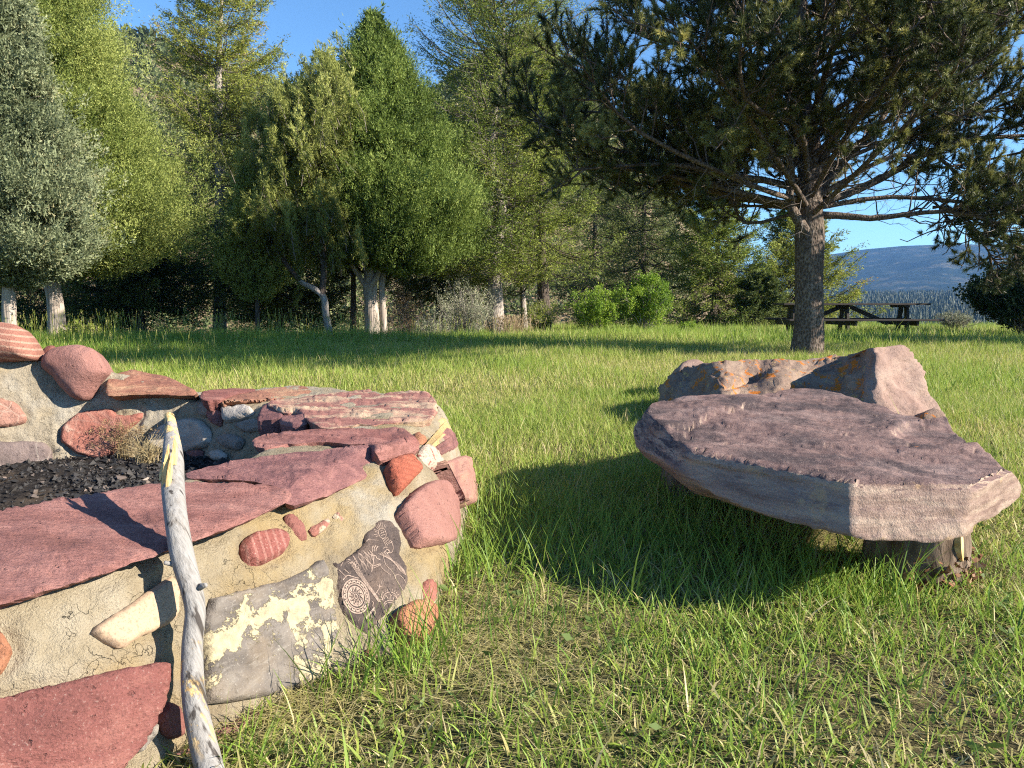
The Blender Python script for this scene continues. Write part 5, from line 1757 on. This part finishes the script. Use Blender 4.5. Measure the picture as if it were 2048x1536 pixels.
for (px, y, top, hw, leaf, lb, sd, h0) in (
        (1285, 27.0, 150, 3.1, L_DARKFIR, 'broad dull green spruce behind the bright bushes', 25, .7),
        (1180, 31.0, 120, 2.6, L_DARKFIR, 'dull green spruce far back between the dark trunked fir and the bushes', 26, .9),
        (1425, 24.0, 330, 2.3, L_FIR, 'leafy spruce right of the bright bushes', 27, .4),
        (1590, 25.5, 395, 2.7, L_FIR_OLD, 'open olive spruce behind the picnic table and the pine trunk', 28, .35),
        (1520, 22.5, 545, 1.0, L_DARKFIR, 'low dark young spruce left of the picnic table', 29, .15),
        (284, 19.0, 380, 1.7, L_DARKFIR, 'dark fir with a thin trunk in shade behind the right side of the broad juniper', 30, 1.2),
        (560, 20.0, 340, 1.9, L_DARKFIR, 'dark fir in shade behind the yellow pinyon', 31, .9),
        (200, 21.5, 300, 2.1, L_DARKFIR, 'dull fir behind the thick pale juniper trunk', 34, .6),
        (705, 19.6, 250, 1.3, L_DARKFIR, 'fir with a thin black trunk between the leaning pinyon and the double trunk', 32, 2.1),
        (880, 23.0, 260, 1.7, L_DARKFIR, 'shaded fir seen between the conical juniper and the crooked fir', 35, 1.5),
        (20, 20.0, 250, 2.2, L_DARKFIR, 'dull fir behind the grey green juniper at the left edge', 36, .7)):
    b = B_(px, y)
    fir('spruce_tree' if 'spruce' in lb else 'fir_tree', b, zat(top, y), hw, leaf, BARK_DARK, lb, h0, 150 if hw > 1.5 else 80, None, .085 if px == 705 else .12, 1.1, sd, .3, .085, .03, group='firs behind the lawn', per=24)


# -------- the big pinyon pine
PY = 11.9
base = B_(1616, PY)
pine = thing('pinyon_pine', base, 'large spreading dark pine with a single mottled trunk standing on the lawn', 'tree')
tp = [base, aty(1618, 660, PY), aty(1618, 560, PY), aty(1619, 470, PY), aty(1617, 380, PY), aty(1622, 300, PY), aty(1606, 200, PY), aty(1612, 100, PY), aty(1602, 0, PY + .1), aty(1598, -100, PY + .1), aty(1600, -160, PY + .1)]
_, TC, TR = trunk(pine, tp, [.225, .215, .205, .215, .19, .155, .12, .10, .08, .05, .02], BARK_PINE, 60, 22, wob=.05, flare=.22)
limbs = []


def L_(pts, r0, r1, depth=0.0):
    """pts: (px,py,dy)"""
    c = spline([aty(x, y, PY + dy) for x, y, dy in pts], 10)
    limbs.append((c, np.linspace(r0, r1, 10)))


# limbs followed from the photograph
L_([(1612, 462, -.12), (1590, 430, -.2), (1578, 395, -.2), (1584, 350, -.25), (1570, 290, -.4), (1530, 240, -.6), (1500, 190, -.9)], .085, .03)
L_([(1640, 430, 0), (1690, 432, -.1), (1740, 437, -.2), (1790, 432, -.3), (1850, 425, -.5), (1920, 425, -.7), (2010, 450, -.9)], .06, .02)
L_([(1650, 400, 0), (1700, 385, .1), (1760, 358, .2), (1830, 320, .2), (1900, 285, .1), (1980, 275, 0), (2080, 270, 0)], .075, .025)
L_([(1800, 335, .2), (1850, 295, .1), (1900, 335, .05), (1960, 380, 0), (2040, 400, -.1)], .04, .012)
L_([(1635, 390, .1), (1680, 330, .2), (1740, 270, .3), (1790, 200, .4), (1850, 130, .5), (1900, 60, .6)], .07, .02)
L_([(1600, 408, .1), (1540, 405, .2), (1470, 392, .2), (1400, 372, .3), (1320, 365, .4), (1220, 370, .4)], .06, .015)
L_([(1600, 380, .0), (1530, 360, -.2), (1450, 350, -.4), (1360, 330, -.5), (1270, 330, -.5), (1150, 340, -.6)], .06, .015)
L_([(1606, 330, 0), (1540, 300, .3), (1460, 280, .6), (1370, 260, .9), (1250, 230, 1.1), (1120, 220, 1.2)], .06, .015)
L_([(1640, 330, -.1), (1690, 250, -.4), (1760, 215, -.7), (1850, 190, -1.0), (1960, 170, -1.3)], .06, .015)
nphoto = len(limbs)
# and the rest of the crown
ZE = [2.35, 3.0, 3.8, 4.8, 5.8, 6.6, 7.4]
RE = [3.6, 4.3, 4.5, 4.2, 3.5, 2.6, .9]
for k in range(66):
    zt = rng.uniform(2.3, 7.3)
    az = k * 2.39996 + rng.normal() * .25
    R = np.interp(zt, ZE, RE) * rng.uniform(.82, 1.06)
    if math.sin(az) < -.35 and zt < 3.6:
        zt = rng.uniform(3.6, 5.5)
    if math.cos(az) > .3 and zt < 3.4 and rng.random() < .4:
        zt += 1.2
    if math.sin(az) > .3:
        R *= .56
    if math.cos(az) > .25 and zt > 2.9:
        R *= .80
    zs = np.clip(zt - R * rng.uniform(.15, .45), 2.35 + .25 * rng.random(), 6.6)
    i = np.argmin(abs(TC[:, 2] - zs))
    s0 = TC[i]
    e = np.array((base[0] + math.cos(az) * R, base[1] + math.sin(az) * R, zt))
    mid1 = s0 * .66 + e * .34 + rng.normal(size=3) * .22 + np.array((0, 0, .05))
    mid2 = s0 * .33 + e * .67 + rng.normal(size=3) * .26 + np.array((0, 0, -.06 * R / 3))
    c = spline([s0, mid1, mid2, e], 10)
    r0 = .014 + .0075 * R
    limbs.append((c, np.linspace(r0, .012, 10)))
# drooping outer branches low on the right
for (x, y, dy) in ((1960, 470, -.6), (2040, 500, -.4), (1900, 450, -.2), (2000, 540, .2), (2100, 430, -1.0), (2080, 540, .8)):
    e = aty(x, y, PY + dy)
    s0 = aty(1850 + (x - 1850) * .3, 415, PY + dy * .5)
    limbs.append((spline([s0, s0 * .5 + e * .5 + (0, 0, .12), e], 10), np.linspace(.028, .01, 10)))
a = Acc()
LP = np.array([c for c, r in limbs])
tubes(a, LP, np.array([r for c, r in limbs]), 9)
NL = len(limbs)


def branch_off(par, n_, f0, L0, L1, up, k=6):
    """child branches from parents (N,K,3)"""
    N, K, _ = par.shape
    f = rng.uniform(f0, 1, (N, n_))
    ii = f * (K - 1)
    i0 = np.minimum(ii.astype(int), K - 2)
    fr = (ii - i0)[..., None]
    bi = np.arange(N)[:, None]
    s = par[bi, i0] * (1 - fr) + par[bi, i0 + 1] * fr
    d0 = nrm(par[bi, i0 + 1] - par[bi, i0])
    d = nrm(d0 * .75 + nrm(rng.normal(size=s.shape)) * .85 + np.array((0, 0, up)))
    L = rng.uniform(L0, L1, (N, n_)) * (1.15 - .45 * f)
    s, d, L = s.reshape(-1, 3), d.reshape(-1, 3), L.ravel()
    t = np.linspace(0, 1, k)
    P = s[:, None] + d[:, None] * (L[:, None] * t[None])[..., None]
    P[:, :, 2] += (L[:, None] * .18 * t[None] ** 2)
    P = P + rng.normal(size=(len(s), k, 3)) * (L[:, None, None] * .045) * t[None, :, None]
    return P


ch = branch_off(LP, 19, .3, .5, 1.15, .12)
tubes(a, ch, np.linspace(.013, .006, 6)[None].repeat(len(ch), 0), 5)
gc = branch_off(ch, 10, .3, .16, .36, .34, 5)
# keep the space round the lower trunk open, as in the photograph
dist0 = np.hypot(gc[:, -1, 0] - base[0], gc[:, -1, 1] - base[1])
front = (gc[:, -1, 1] < base[1] + .3)
keep = ~((dist0 < 1.5) & (gc[:, -1, 2] < 3.3)) & ~(front & (dist0 < 2.0) & (gc[:, -1, 2] < 3.0))
pxx = 1024 + FPX * gc[:, -1, 0] / gc[:, -1, 1]
pyy = 606 - FPX * (gc[:, -1, 2] - 1) / gc[:, -1, 1]
thin = (pxx > 1480) & (rng.random(len(gc)) < np.interp(pyy, [-200, 0, 150, 300, 420], [0, 0, 0, .2, .5]))
gc = gc[keep & ~thin]
tubes(a, gc, np.linspace(.006, .0035, 5)[None].repeat(len(gc), 0), 4)
obj('branches', a, BARK_PINE, pine, smooth=True)
# needle tufts: brush-like ends
K = 6
f = np.array([.5, .64, .76, .86, .94, 1.0])
ii = f * 4
i0 = np.minimum(ii.astype(int), 3)
fr = (ii - i0)[None, :, None]
tp_ = gc[:, i0] * (1 - fr) + gc[:, i0 + 1] * fr
td = nrm(gc[:, i0 + 1] - gc[:, i0])
N = len(gc) * K
tp_, td = tp_.reshape(-1, 3), td.reshape(-1, 3)
ND = 21
tt = np.clip(np.repeat(.38 + .42 * noise(gc[:, -1] * 1.3, 6) + rng.normal(size=len(gc)) * .17, K) + np.tile((-.16, -.12, -.06, 0, .08, .16), len(gc)), 0, 1)
nd = td[:, None] * .75 + rng.normal(size=(N, ND, 3)) * .62 + np.array((0, 0, .12))
npos = tp_[:, None] + td[:, None] * rng.uniform(-.035, .03, (N, ND, 1))
a = Acc()
leaves(a, npos.reshape(-1, 3), nd.reshape(-1, 3), rng.uniform(.055, .10, N * ND), rng.uniform(.006, .0105, N * ND), np.clip(np.repeat(tt, ND) + rng.normal(size=N * ND) * .08, 0, 1))
obj('needles', a, L_PINE, pine)
# bare dead twigs round the trunk
dt = branch_off(LP[: nphoto + 45], 12, .05, .3, .9, -.05, 7)
dd0 = np.hypot(dt[:, -1, 0] - base[0], dt[:, -1, 1] - base[1])
dt = dt[(dd0 < 2.6) & (dt[:, -1, 2] < 5)]
dt2 = branch_off(dt, 3, .3, .12, .4, -.1, 5)
a = Acc()
tubes(a, dt, np.linspace(.006, .002, 7)[None].repeat(len(dt), 0), 4, rng.uniform(0, 1, len(dt)))
tubes(a, dt2, np.linspace(.003, .0012, 5)[None].repeat(len(dt2), 0), 3, rng.uniform(0, 1, len(dt2)))
obj('dead_twigs', a, M_TWIG, pine)

# -------- trees outside the frame to the right, whose shade lies on the grass by the table
b = np.array((15.6, 12.3, float(gz(15.6, 12.3)) - .04))
fir('fir_tree', b, 5.6, 2.7, L_DARKFIR, BARK_DARK, 'dark fir standing beyond the right edge of the photo, shading the picnic table', .6, 150, None, .15, 1, 41, .3, .1, .05, per=16)
# ---------------------------------------------------------------- picnic table
TY = 17.6
m = Mat('dark_stained_wood')
o = m.coord()
g1 = m.noise(m.mapping(o, (.4, 4, 4)), 12, 6, .6)
M_TABLE = m.finish(m.ramp(g1, [(.3, (.02, .016, .014)), (.7, (.05, .04, .034))]), .7, m.bump(g1, .4, .004), .3)
xl, xr = aty(1556, 608, TY)[0], aty(1843, 608, TY)[0]
xc = (xl + xr) / 2
zg = float(gz(xc, TY))
zt, zs = 1.0, aty(1700, 637, TY)[2]
table = thing('picnic_table', (xc, TY, zg), 'long dark wooden picnic table with two benches, in shade behind the pine trunk', 'picnic table')
a = Acc()
for k in range(5):
    box(a, (xc, TY - .32 + k * .16, zt - .025), ((xr - xl) / 2, .073, .022))
box(a, (aty(1800, 608, TY)[0], TY, zt - .075), (.05, .36, .026))
box(a, (aty(1688, 608, TY)[0], TY, zt - .075), (.05, .36, .026))
box(a, (aty(1580, 608, TY)[0], TY, zt - .075), (.05, .36, .026))
obj('table_top', a, M_TABLE, table)
for s in (-1, 1):
    a = Acc()
    for q in (-.07, .07):
        box(a, (xc + .03, TY + s * .72 + q, zs - .02), ((xr - xl) / 2 + .06, .064, .02))
    obj('bench_seat', a, M_TABLE, table)
for px in (1582, 1688, 1806):
    x = aty(px, 640, TY)[0]
    for s in (-1, 1):
        a = Acc()
        p0, p1 = np.array((x + s * .035, TY + s * .32, zg - .03)), np.array((x + s * .035, TY + s * .18, zt - .05))
        d = nrm(p1 - p0)
        ax = np.array([np.array((1, 0, 0)), np.cross(d, (1, 0, 0)), d])
        box(a, (p0 + p1) / 2, (.03, .06, np.linalg.norm(p1 - p0) / 2), ax)
        # cut the legs apart in x as in the photo
        obj('leg', a, M_TABLE, table)
    a = Acc()
    box(a, (x - .075, TY, zs - .085), (.028, .80, .065))
    obj('crossbeam', a, M_TABLE, table)
xm = aty(1690, 640, TY)[0]
for x1 in (aty(1775, 655, TY)[0], aty(1600, 655, TY)[0]):
    a = Acc()
    p0, p1 = np.array((xm + (.12 if x1 > xm else -.12), TY, zt - .09)), np.array((x1, TY, zs - .12))
    d = nrm(p1 - p0)
    ax = np.array([d, (0, 1, 0), np.cross(d, (0, 1, 0))])
    box(a, (p0 + p1) / 2, (np.linalg.norm(p1 - p0) / 2, .035, .045), ax)
    obj('brace', a, M_TABLE, table)


# ---------------------------------------------------------------- shrubs
def shrub(name, px, y, pytop, hwpx, leaf, label, n=900, per=16, ll=.05, lw=.026, stemc=None, ns=40, upness=.9, group=None, cat='shrub', open_=.3, seed=1, hollow=.35, diamond=True):
    b = B_(px, y)
    H = zat(pytop, y) - b[2]
    R = hwpx / FPX * y
    t = thing(name, b, label, cat, group)
    az = rng.uniform(0, 6.283, ns)
    rr = rng.uniform(0, 1, ns) ** .6
    k = 7
    s_ = np.linspace(0, 1, k)
    hh = H * (1 - .45 * rr ** 2) * rng.uniform(.7, 1.05, ns)
    P = np.zeros((ns, k, 3))
    P[:, :, 0] = b[0] + np.cos(az)[:, None] * (R * rr)[:, None] * s_ ** .9
    P[:, :, 1] = b[1] + np.sin(az)[:, None] * (R * rr)[:, None] * s_ ** .9
    P[:, :, 2] = b[2] + hh[:, None] * s_ ** .85
    P[:, 1:] += rng.normal(size=(ns, k - 1, 3)) * .03 * H
    a = Acc()
    tubes(a, P, np.linspace(.010, .003, k)[None].repeat(ns, 0) * (.6 + H * .25), 4, rng.uniform(0, 1, ns))
    tw = branch_off(P, 6, .25, H * .10, H * .28, .3, 4)
    tubes(a, tw, np.linspace(.0035, .0015, 4)[None].repeat(len(tw), 0), 3, rng.uniform(0, 1, len(tw)))
    obj('stems', a, stemc or M_TWIG, t)
    i = rng.integers(0, len(tw), n)
    f = rng.uniform(.2, 1, n)
    c = tw[i, 0] * (1 - f)[:, None] + tw[i, 3] * f[:, None]
    N = n * per
    c = np.repeat(c, per, 0) + rng.normal(size=(N, 3)) * H * .035
    d = rng.normal(size=(N, 3)) + np.array((0, 0, upness))
    tn = np.clip(np.repeat(.5 + .4 * noise(tw[i, 0] * 2.5, seed) + rng.normal(size=n) * .1, per) + rng.normal(size=N) * .15, 0, 1)
    a = Acc()
    leaves(a, c, d, ll * rng.uniform(.6, 1.3, N), lw * rng.uniform(.7, 1.3, N), tn, diamond)
    obj('foliage', a, leaf, t)
    return t


shrub('leafy_bush', 1190, 19.5, 572, 68, L_BUSH, 'bright green leafy bush, left of the pair on the lawn edge', 900, 14, seed=51, group='bright bushes on the lawn edge')
shrub('leafy_bush', 1292, 19.5, 556, 66, L_BUSH, 'taller bright green leafy bush, right of the pair on the lawn edge', 1300, 14, seed=52, group='bright bushes on the lawn edge')
shrub('leafy_bush', 1378, 19.8, 645, 24, L_BUSH, 'low bright green bush, smallest of the lawn edge bushes', 180, 12, seed=53, group='bright bushes on the lawn edge')
shrub('leafy_bush', 1085, 20.0, 600, 40, L_FIR, 'dull green low bush at the foot of the dark fir trunk', 380, 16, .05, .012, seed=54)
shrub('sagebrush', 928, 18.6, 560, 62, L_SAGE, 'tall grey green twiggy sagebrush left of the crooked fir trunk', 700, 16, .035, .012, ns=60, seed=55)
shrub('sagebrush', 868, 18.0, 625, 40, L_SAGE, 'thin sagebrush between the double trunk and the tall sagebrush', 220, 12, .035, .012, ns=40, seed=56)
shrub('dry_bush', 815, 19.5, 570, 46, mat_leaf('dry_bush_leaf', [(0.0, (.09, .06, .03)), (.5, (.2, .14, .07)), (1.0, (.3, .2, .1))], .2), 'brownish dry bush right of the double trunk', 260, 14, .04, .016, seed=57)
shrub('sagebrush', 1912, 20.5, 622, 46, L_SAGE, 'pale twiggy sagebrush right of the picnic table', 420, 14, .045, .012, ns=70, seed=58)
shrub('green_weed', 160, 14.5, 640, 40, L_FIR, 'low green weeds at the foot of the thick juniper trunk', 250, 12, .05, .016, seed=60, cat='weeds')
shrub('dark_bush', 2060, 17.2, 505, 115, mat_leaf('dark_bush_leaf', [(0.0, (.014, .03, .012)), (.6, (.035, .06, .02)), (1.0, (.07, .10, .03))], .2), 'dense dark green bush at the right edge beyond the picnic table', 2600, 16, .075, .05, seed=59, ns=80)
M_TANSTALK = mat_leaf('tan_stalk', [(0.0, (.24, .17, .10)), (1.0, (.45, .35, .22))], .2)
b = B_(1022, 18.9)
t = thing('dry_grass_clump', b, 'tan dry grass clump right of the crooked fir trunk', 'grass clump')
a = Acc()
N = 260
s_ = np.linspace(0, 1, 5)
p0 = b + np.stack([rng.normal(size=N) * .28, rng.normal(size=N) * .2, 0 * np.zeros(N)], 1)
P = np.repeat(p0[:, None], 5, 1)
dx = rng.normal(size=(N, 3)) * .10
P = P + dx[:, None] * s_[None, :, None] ** 1.5
P[:, :, 2] = b[2] + rng.uniform(.3, .62, N)[:, None] * s_
tubes(a, P, np.linspace(.005, .0025, 5)[None].repeat(N, 0), 3, rng.uniform(0, 1, N))
leaves(a, P[:, -1].repeat(5, 0), rng.normal(size=(N * 5, 3)) * .4 + np.array((0, 0, 1)), .07, .016, rng.uniform(.4, 1, N * 5))
obj('stalks', a, M_TANSTALK, t)

# pale board by the juniper trunk
bd = thing('wooden_board', aty(76, 690, 15.4), 'pale weathered board standing beside the thick juniper trunk', 'board')
a = Acc()
c = aty(77, 686, 15.4)
for k in range(3):
    box(a, c + np.array(((k - 1) * .10, 0, .004 * k)), (.047, .02, .20))
m = Mat('bleached_board')
g1 = m.noise(m.mapping(m.coord(), (6, 6, .6)), 10, 5)
obj('planks', a, m.finish(m.ramp(g1, [(.3, (.36, .34, .28)), (.7, (.55, .53, .46))]), .9), bd)
a = Acc()
box(a, c + (0, .035, -.1), (.16, .014, .03))
obj('batten', a, M_TABLE, bd)
# ---------------------------------------------------------------- grass
M_GRASS = mat_leaf('grass_blade', [(0.0, (0.589, 0.500, 0.275)), (.18, (0.494, 0.440, 0.168)), (.34, (0.318, 0.385, 0.076)), (.62, (0.245, 0.362, 0.055)), (.85, (0.166, 0.278, 0.046)), (1.0, (0.110, 0.212, 0.053))], .42, .5, .3)
ring_out = ringv[:, 0, :2]


def bad(x, y):
    """inside the fire pit ring"""
    c = ring_out.mean(0)
    p = c + (ring_out - c) * .985
    return inpoly(np.stack([x, y], 1), p)


def blades(acc, x, y, L, w, tint, lean=.35, seg=3, curl=.6, z=None, flat=0.0, az=None):
    N = len(x)
    z = gz(x, y) if z is None else z
    az = rng.uniform(0, 6.283, N) if az is None else az
    ln = np.clip(np.abs(rng.normal(size=N)) * lean, 0, 1.2) + flat
    d = np.stack([np.cos(az), np.sin(az), 0 * az], 1)
    # blade faces turned at random about its own lean direction
    fa = rng.uniform(0, 6.283, N)
    s = np.stack([np.cos(fa), np.sin(fa), 0 * fa], 1) * (w * .5)[:, None]
    t = np.linspace(0, 1, seg + 1)
    cu = rng.uniform(.2, 1, N) * curl
    V = []
    b = np.stack([x, y, z - .004], 1)
    for k, f in enumerate(t):
        a_ = ln + cu * f
        out = L * f * np.sin(np.minimum(a_, 1.9) * .5 + ln * .5)
        up = L * f * np.cos(np.minimum(a_, 1.9) * .5 + ln * .5)
        c = b + d * out[:, None]
        c[:, 2] += np.maximum(up, .004)
        if k < seg:
            wd = (1 - f ** 2 * .75)
            V += [c - s * wd, c + s * wd]
        else:
            V += [c]
    nv = 2 * seg + 1
    V = np.stack(V, 1).reshape(-1, 3)
    i = np.arange(N)[:, None] * nv
    base = acc.c
    quads = np.concatenate([i + np.array([2 * k, 2 * k + 1, 2 * k + 3, 2 * k + 2]) for k in range(seg - 1)])
    acc.add(V, quads, np.tile(tint, seg - 1))
    tris = i + np.array([2 * (seg - 1), 2 * (seg - 1) + 1, 2 * seg])
    acc.l.append((tris + base).ravel())
    acc.n.append(np.full(N, 3, np.int32))
    acc.t.append(np.asarray(tint, np.float32))
    acc.m.append(np.zeros(N, np.int32))


def scatter(n_, y0, y1, marg=1.3):
    # area-uniform in the wedge seen by the camera (and a step to either side)
    y = np.sqrt(rng.uniform(y0 ** 2, y1 ** 2, n_))
    hw = .70 * y + marg
    x = rng.uniform(-1, 1, n_) * hw
    k = ~bad(x, y)
    return x[k], y[k]


def nz2(x, y, s, seed, o=3):
    return fbm(np.c_[x * s, y * s, 0 * x], o, seed)


g = Acc()
# near: cropped, patchy, with soil and dry thatch between
x, y = scatter(165000, .7, 3.7, 2.1)
pn = nz2(x, y, 1.9, 61)
bare = ss(.0, .28, nz2(x, y, 2.2, 62)) * .6
wallfoot = np.exp(-((np.hypot(x + .12, y - 2.1) / .55) ** 2))
under = ((x > .75) & (x < 1.9) & (y > 2.6) & (y < 4.3))
k = (rng.random(len(x)) > bare) & (rng.random(len(x)) > wallfoot * .85) & ~(under & (rng.random(len(x)) < .7))
x, y, pn = x[k], y[k], pn[k]
L = rng.gamma(2.6, .013, len(x)) * (1 + .7 * pn) + .014
tn = np.clip(.45 + .28 * pn + rng.normal(size=len(x)) * .19 - (rng.random(len(x)) < .20) * .4, 0, 1)
blades(g, x, y, L, rng.uniform(.003, .0078, len(x)), tn, .75, 3, 1.1)
# taller clumps
for (cx, cy, r, n_, h) in [(.15, 3.0, .35, 380, .20), (.45, 3.1, .4, 420, .22), (.75, 2.9, .4, 360, .22), (-.1, 3.4, .4, 420, .2), (1.2, 2.55, .3, 260, .2), (.9, 2.5, .35, 260, .18), (-.18, 2.75, .2, 160, .2),
                           (-.22, 2.05, .12, 60, .26), (-.38, 1.85, .12, 70, .24), (-.30, 1.95, .1, 50, .2), (-.05, 2.25, .2, 90, .16), (1.9, 2.6, .3, 240, .18), (-.55, 1.55, .08, 26, .14), (0.2, 1.75, .5, 200, .11), (.85, 1.8, .5, 240, .12), (1.3, 1.9, .4, 200, .13), (.5, 2.2, .4, 240, .15),
                           (-.2, 2.6, .12, 40, .3), (1.25, 2.35, .08, 22, .34)]:
    x = cx + rng.normal(size=n_) * r * .6
    y = cy + rng.normal(size=n_) * r * .5
    k = ~bad(x, y)
    x, y = x[k], y[k]
    blades(g, x, y, rng.uniform(.45, 1.1, len(x)) * h, rng.uniform(.003, .0058, len(x)), np.clip(rng.normal(.72, .14, len(x)), 0, 1), .35, 4, .9)
# straw thatch lying on the ground
x, y = scatter(210000, .8, 4.6, 2.0)
k = rng.random(len(x)) < .45 + .55 * ss(-.1, .35, nz2(x, y, 1.7, 66))
x, y = x[k], y[k]
blades(g, x, y, rng.uniform(.02, .085, len(x)), rng.uniform(.0016, .0034, len(x)), rng.uniform(0, .24, len(x)), .12, 3, .25, flat=1.25, z=gz(x, y) + rng.uniform(.002, .018, len(x)))
# straw below the slab and at the foot of the wall
for (cx, cy, r, n_) in ((1.35, 3.4, .55, 2600), (-.55, 1.72, .16, 700), (-.1, 2.1, .3, 900), (1.75, 2.4, .3, 900), (.05, 1.95, .4, 1200)):
    x, y = cx + rng.normal(size=n_) * r * .6, cy + rng.normal(size=n_) * r * .6
    k = ~bad(x, y)
    x, y = x[k], y[k]
    blades(g, x, y, rng.uniform(.03, .12, len(x)), rng.uniform(.0012, .003, len(x)), rng.uniform(0, .22, len(x)), .12, 3, .3, flat=1.2, z=gz(x, y) + rng.uniform(.004, .03, len(x)))
# middle distance
x, y = scatter(285000, 3.4, 8.0, 2.1)
pn = nz2(x, y, .8, 63)
shade = (y < 5) & (x > -.3) & (x < 1.6)
k = rng.random(len(x)) > ss(.25, .5, nz2(x, y, 1.3, 64)) * .5
x, y, pn = x[k], y[k], pn[k]
L = rng.gamma(4, .014, len(x)) * (1 + .8 * pn) + .02
tn = np.clip(.41 + .3 * pn + rng.normal(size=len(x)) * .14 - (rng.random(len(x)) < .13) * .35, 0, 1)
blades(g, x, y, L, rng.uniform(.003, .0062, len(x)), tn, .42, 2, .8)
x, y = scatter(190000, 7.8, 14.0, 2)
pn = nz2(x, y, .5, 65)
L = rng.gamma(6, .017, len(x)) * (1 + .5 * pn) + .03
tn = np.clip(.40 + .26 * pn + rng.normal(size=len(x)) * .13 - (rng.random(len(x)) < .12) * .3, 0, 1)
blades(g, x, y, L, rng.uniform(.005, .0095, len(x)), tn, .36, 2, .7)
x, y = scatter(190000, 13.8, 25.0, 3)
pn = nz2(x, y, .35, 67)
L = rng.gamma(6, .024, len(x)) * (1 + .4 * pn) + .04
tn = np.clip(.48 + .24 * pn + rng.normal(size=len(x)) * .13 - (rng.random(len(x)) < .12) * .3, 0, 1)
blades(g, x, y, L, rng.uniform(.009, .016, len(x)), tn, .33, 2, .6)
gob = obj('lawn_grass', g, M_GRASS)
tag(gob, 'short patchy green lawn grass with dry straw', None, None, 'stuff')

# tall meadow grass before the junipers
g = Acc()
n_ = 78000
y = np.sqrt(rng.uniform(8.6 ** 2, 17.5 ** 2, n_))
x = rng.uniform(-1, 0.02, n_) * (.74 * y + 1.5)
px = 1024 + FPX * x / y
lim = np.interp(px, [-200, 200, 420, 700, 950, 1080], [8.6, 9.6, 11.2, 12.6, 14.5, 17])
k = (y > lim + .9 * nz2(x, y, .7, 71)) & (px < 1085) & ~bad(x, y)
x, y = x[k], y[k]
far = ss(0, 3, y - np.interp(1024 + FPX * x / y, [-200, 200, 420, 700, 950, 1080], [8.6, 9.6, 11.2, 12.6, 14.5, 17]))
L = (.10 + .21 * far) * rng.uniform(.55, 1.25, len(x)) * (1 + .3 * nz2(x, y, 1.2, 73))
blades(g, x, y, L, rng.uniform(.005, .010, len(x)), np.clip(rng.normal(.68, .15, len(x)), 0, 1), .28, 3, .6)
ix = rng.integers(0, len(x), 1500)
sx, sy = x[ix], y[ix]
sh = rng.uniform(.28, .72, len(sx)) * (.5 + .5 * far[ix])
s_ = np.linspace(0, 1, 5)
P = np.zeros((len(sx), 5, 3))
ld = rng.normal(size=(len(sx), 2)) * .07
P[:, :, 0] = sx[:, None] + ld[:, :1] * s_ ** 2
P[:, :, 1] = sy[:, None] + ld[:, 1:] * s_ ** 2
P[:, :, 2] = gz(sx, sy)[:, None] + sh[:, None] * s_
tubes(g, P, np.linspace(.003, .0018, 5)[None].repeat(len(sx), 0), 3, rng.uniform(.2, .6, len(sx)))
e = P[:, -1].repeat(9, 0)
e = e + np.array((0, 0, 1)) * rng.uniform(-.09, .01, (len(e), 1))
leaves(g, e, rng.normal(size=e.shape) * .35 + np.array((0, 0, 1)), .03, .008, rng.uniform(.08, .4, len(e)))
gob = obj('meadow_grass', g, M_GRASS)
tag(gob, 'tall green meadow grass with seed stalks growing before the junipers', None, None, 'stuff')

# broad-leaved weeds among the near grass
g = Acc()
cx, cy = scatter(520, 1.2, 4.5, .8)
k = rng.integers(3, 8, len(cx))
ci = np.repeat(np.arange(len(cx)), k)
n_ = len(ci)
az = rng.uniform(0, 6.283, n_)
L = rng.uniform(.018, .05, n_)
p0 = np.stack([cx[ci], cy[ci], gz(cx[ci], cy[ci]) + rng.uniform(.008, .035, n_)], 1)
d = np.stack([np.cos(az), np.sin(az), rng.uniform(.1, .7, n_)], 1)
leaves(g, p0, d, L, L * rng.uniform(.3, .55, n_), np.clip(rng.normal(.5, .2, n_), 0, 1), True)
M_WEED = mat_leaf('weed_leaf', [(0.0, (.09, .13, .03)), (.5, (.12, .18, .045)), (1.0, (.17, .23, .07))], .35, .55)
gob = obj('lawn_weeds', g, M_WEED)
tag(gob, 'small broad leaved weeds scattered in the near lawn', None, None, 'stuff')
